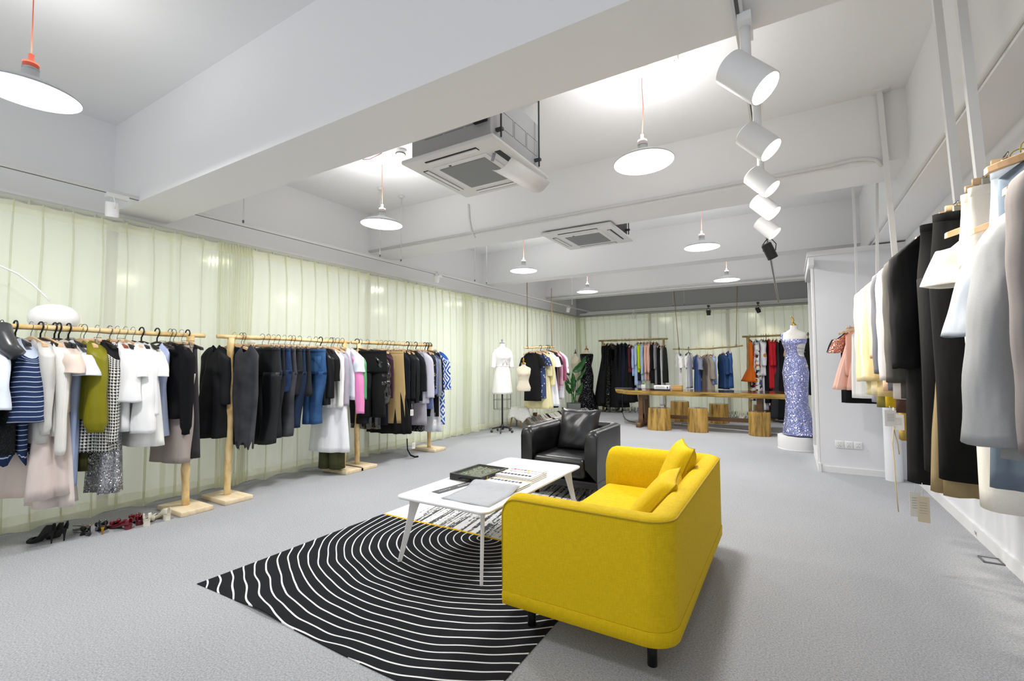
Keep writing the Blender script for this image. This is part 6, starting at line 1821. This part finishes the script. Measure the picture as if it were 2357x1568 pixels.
# plant
PLX, PLY = -4.86, 11.25
t = thing('potted_plant', 'tall broad leaved green plant in a square grey pot by the back corner', 'plant', (PLX, PLY, 0), .54)
MB().loft([[(x * s, y * s, z) for x, y in rrect(.165, .165, .01, 3)] for s, z in ((.92, 0), (.93, .01), (1, .26), (1, .265), (.94, .265), (.93, .23))], (True, True)).build('pot', mat('grey concrete pot', '#7b7d80', .8, bump=(30, .2)), t, auto=.7)
leafm = NT('glossy green leaf'); o3 = leafm.sep(leafm.co('UV'))
v_ = leafm.math('SINE', leafm.math('MULTIPLY', o3[1], 150)); leafm.base(leafm.mix(leafm.math('MULTIPLY_ADD', v_, .12, .5), lin('#14401a'), lin('#2c6a2a')))
leafm.b.inputs['Roughness'].default_value = .35; leafm.b.inputs['Specular IOR Level'].default_value = .6; leafm = leafm.m
stemm = mat('leaf stem green', '#4c8a3c', .5)
LV = [((-.10, .02, .98), (-.24, .0, 1.22), (-.29, .02, 1.46), .115, 0), ((-.02, -.05, 1.10), (.16, -.08, 1.10), (.33, -.1, 1.48), .10, 1), ((-.02, -.12, .55), (-.02, -.16, .80), (-.03, -.16, 1.06), .085, 2), ((.06, .0, .80), (.22, .02, .94), (.36, .04, 1.22), .045, 3),
      ((-.06, .04, .74), (-.18, .08, .84), (-.22, .1, 1.05), .06, 4), ((.04, -.1, .52), (.13, -.12, .50), (.22, -.14, .80), .085, 5), ((-.04, -.05, .54), (-.14, -.06, .54), (-.22, -.08, .84), .075, 6)]
for a, b, c, wd, k in LV:
    a, b, c = Vector(a), Vector(b), Vector(c)
    rr_ = random.Random(k)
    base_ = Vector((rr_.uniform(-.04, .04), rr_.uniform(-.04, .04), .23))
    lp_ = [base_, Vector((base_.x * 1.2 + a.x * .3, base_.y + a.y * .3, a.z * .6)), a]
    s_ = MB().tube([base_.lerp(lp_[1], q / 6) if q < 6 else lp_[1].lerp(a, (q - 6) / 6) for q in range(13)], [.012 - .0005 * q for q in range(13)], 7).build('stem', stemm, t)
    n = 14; g = []
    for i in range(n + 1):
        q = i / n
        p = a * (1 - q) ** 2 + b * 2 * q * (1 - q) + c * q * q
        tg = ((b - a) * (1 - q) + (c - b) * q).normalized()
        face = Vector((.45, -.85, .2))
        sd = tg.cross(face).normalized(); nr = sd.cross(tg).normalized()
        w_ = wd * math.sin(PI * min(1, q * .96 + .03)) ** .7 * (1 - .15 * q)
        g.append([p + sd * w_ * u + nr * (-.25 * w_ * (1 - abs(u)) + .012 * math.sin(q * 18) * abs(u)) for u in (-1, -.75, -.5, -.25, -.03, 0, .03, .25, .5, .75, 1)])
    MB().loft(g, closed=False).build('leaf', leafm, t, solid=.003)

# ---------------------------------------------------------------- shoes
def shoe_parts(m, hm, lining, heel='stiletto', h=.085, strap=False, bow=None, mule=False):
    """toe at +x, heel at x = 0; sole on z = 0"""
    t = bpy.data.objects.new('heeled_shoe', None); COL.objects.link(t); t.empty_display_size = .03
    N = 26; g = []
    for i in range(N + 1):
        s = i / N                                   # 0 heel .. 1 toe
        x = .235 * s
        hz = h * (1 - sm((s - .10) / .55))
        wv = lerp(((0, .012), (.06, .024), (.25, .026), (.45, .024), (.70, .038), (.86, .034), (.96, .018), (1.0, .004)), s)[0]
        up = lerp(((0, .052), (.15, .050), (.4, .030), (.66, .026), (.72, .034), (.85, .028), (1, .008)), s)[0]
        if mule: up = lerp(((0, .004), (.45, .006), (.6, .03), (.72, .042), (.85, .034), (1, .012)), s)[0]
        cl = sm((s - .64) / .10)                    # rims close over the toes
        row = []
        for k in range(15):
            u = -1 + 2 * k / 14
            au = abs(u)
            if au < .45: y = u / .45 * wv * .92; z = 0
            else:
                q = (au - .45) / .55
                y = math.copysign(wv * (.92 + .14 * math.sin(PI * q)) * (1 - cl * q ** 1.5), u); z = up * (q if cl < .01 else math.sin(q * PI / 2) * (1))
            row.append((x, y, hz + z + .003))
        g.append(row)
    MB().loft(g, closed=False).build('upper', m, t, solid=.0025)
    so = []
    for i in range(13):
        s = .0 + i / 12; x = .002 + .23 * s; hz = h * (1 - sm((s - .10) / .55))
        wv = lerp(((0, .018), (.25, .025), (.45, .022), (.70, .038), (.86, .034), (.96, .018), (1.0, .006)), s)[0]
        so.append([(x, -wv, hz), (x, wv, hz), (x, wv, hz + .004), (x, -wv, hz + .004)])
    MB().loft(so, (True, True)).build('sole', lining, t, smooth=False)
    if heel == 'stiletto':
        MB().loft([[(cx_ + r * math.cos(a), r * .9 * math.sin(a), z) for a in [j * PI / 5 for j in range(10)]] for z, r, cx_ in ((0, .005, .016), (.01, .005, .015), (h * .5, .007, .014), (h * .8, .014, .018), (h, .021, .026))], (True, True)).build('heel', hm, t)
    else:
        MB().loft([[(.026 + r * math.copysign(abs(math.cos(a)) ** .6, math.cos(a)), r * math.copysign(abs(math.sin(a)) ** .6, math.sin(a)), z) for a in [j * PI / 8 for j in range(16)]] for z, r in ((0, .023), (h * .6, .021), (h, .024))], (True, True)).build('heel', hm, t, auto=.8)
    if strap:
        MB().tube([(.05, .027 * math.cos(a), h * .75 + .045 + .028 * math.sin(a)) for a in [j * PI / 8 for j in range(9)]], .003, 6).build('strap', m, t)
    if bow:
        for s_ in (-1, 1):
            MB().loft([[(.165 + r * .5 * math.sin(a), s_ * yy, .046 + r * math.cos(a)) for a in [j * PI / 5 for j in range(10)]] for yy, r in ((0, .004), (.015, .014), (.03, .018), (.04, .010))], (True, True)).build('bow', bow, t)
    return t


lin_b = mat('shoe lining black', '#1c1b1b', .5); suede = mat('black suede', '#0e0e10', .85)
redp = mat('dark red patent leather', '#6d1020', .15, spec=.7); creaml = mat('ivory leather', '#ded8c8', .5); goldh = mat('gold heel', '#c9962e', .25, .9)
sho = []


def put_shoe(src, label, px, py, rz, first, group=None, name='heeled_shoe', roll=0):
    p = at(px, py, 'z', 0.0)
    if first:
        src.location = (p.x, p.y, .001); src.rotation_euler = (0, 0, rz); r = tag(src, label, 'shoe', group)
    else: r = dup(src, (p.x, p.y, .001), rz, label, group)
    if roll: r.rotation_euler = (roll, 0, rz); r.location.z = .028
    return r


s = shoe_parts(suede, suede, lin_b)
put_shoe(s, 'black suede stiletto pump, left of the pair on the carpet', 122, 1252, math.radians(200), True)
put_shoe(s, 'black suede stiletto pump, right of the pair on the carpet', 150, 1246, math.radians(188), False)
s = shoe_parts(MATS['black vinyl puffer'], goldh, lin_b, h=.06, bow=suede)
put_shoe(s, 'black bow shoe with a gold heel, upright beside the red pair', 236, 1232, math.radians(165), True)
put_shoe(s, 'black bow shoe lying on its side behind its upright twin', 212, 1216, math.radians(-20), False, roll=PI / 2)
s = shoe_parts(redp, redp, lin_b, 'block', .03, bow=redp)
put_shoe(s, 'dark red patent shoe with a bow, left of the red pair', 300, 1219, math.radians(195), True)
put_shoe(s, 'dark red patent shoe with a bow, right of the red pair', 322, 1210, math.radians(172), False)
s = shoe_parts(creaml, creaml, mat('shoe lining tan', '#c9b79a', .6), 'block', .05)
put_shoe(s, 'ivory leather block heel shoe, left of the ivory pair', 336, 1213, math.radians(150), True)
put_shoe(s, 'ivory leather block heel shoe, right of the ivory pair by the post base', 388, 1199, math.radians(185), False)
# long rows of shoes
cols = [('white', mat('white shoe leather', '#e8e6e2', .4), 'block', .05), ('silver', mat('silver glitter', '#b9bac0', .3, .7, bump=(200, .6)), 'stiletto', .08), ('nude', mat('nude leather', '#cdb9a8', .45), 'block', .05), ('black', mat('black patent', '#141416', .2), 'stiletto', .07)]
srcs = []
for cn, mm, hl, hh in cols:
    srcs.append([cn, shoe_parts(mm, mm, mat('shoe lining tan', '#c9b79a', .6), hl, hh, strap=(cn == 'silver')), True])
rs = random.Random(12)


def row_shoe(x, y, rz, where, grp, weights):
    i = rs.choices(range(4), weights)[0]
    e = srcs[i]; lb = '%s heeled shoe in the %s' % (e[0], where); g_ = '%s shoes in the %s' % (e[0], where)
    if e[2]:
        e[1].location = (x, y, .001); e[1].rotation_euler = (0, 0, rz); tag(e[1], lb, 'shoe', g_); e[2] = False
    else: dup(e[1], (x, y, .001), rz, lb, g_)


for k in range(44):
    y = 8.78 + .073 * k
    x = -4.90 + .25 * sm((y - 9) / 3) * 0 + (.0 if k % 2 else .01)
    if abs(y - 11.25) < .28 or y > 11.6: x = -4.62 + (.02 if k % 2 else 0)
    row_shoe(x - .05, y, rs.uniform(-.25, .15), 'long row along the left curtain', '', (7, 3, 2, 1))
for k in range(48):
    x = -4.30 + .086 * k
    row_shoe(x, 12.27, -PI / 2 + rs.uniform(-.2, .2), 'long row along the back curtain', '', (7, 3, 2, 2))
o = thing('shoe_box', 'brown upright shoe box behind the row of shoes by the left curtain', 'box', (-5.02, 9.42, 0), .2)
MB().box((0, 0, .08), (.07, .12, .16)).build('box_body', mat('brown box card', '#6e4c38', .7), o, smooth=False)
MB().box((0, 0, .165), (.076, .126, .02)).build('box_lid', mat('brown box lid', '#5d3f2e', .7), o, smooth=False)
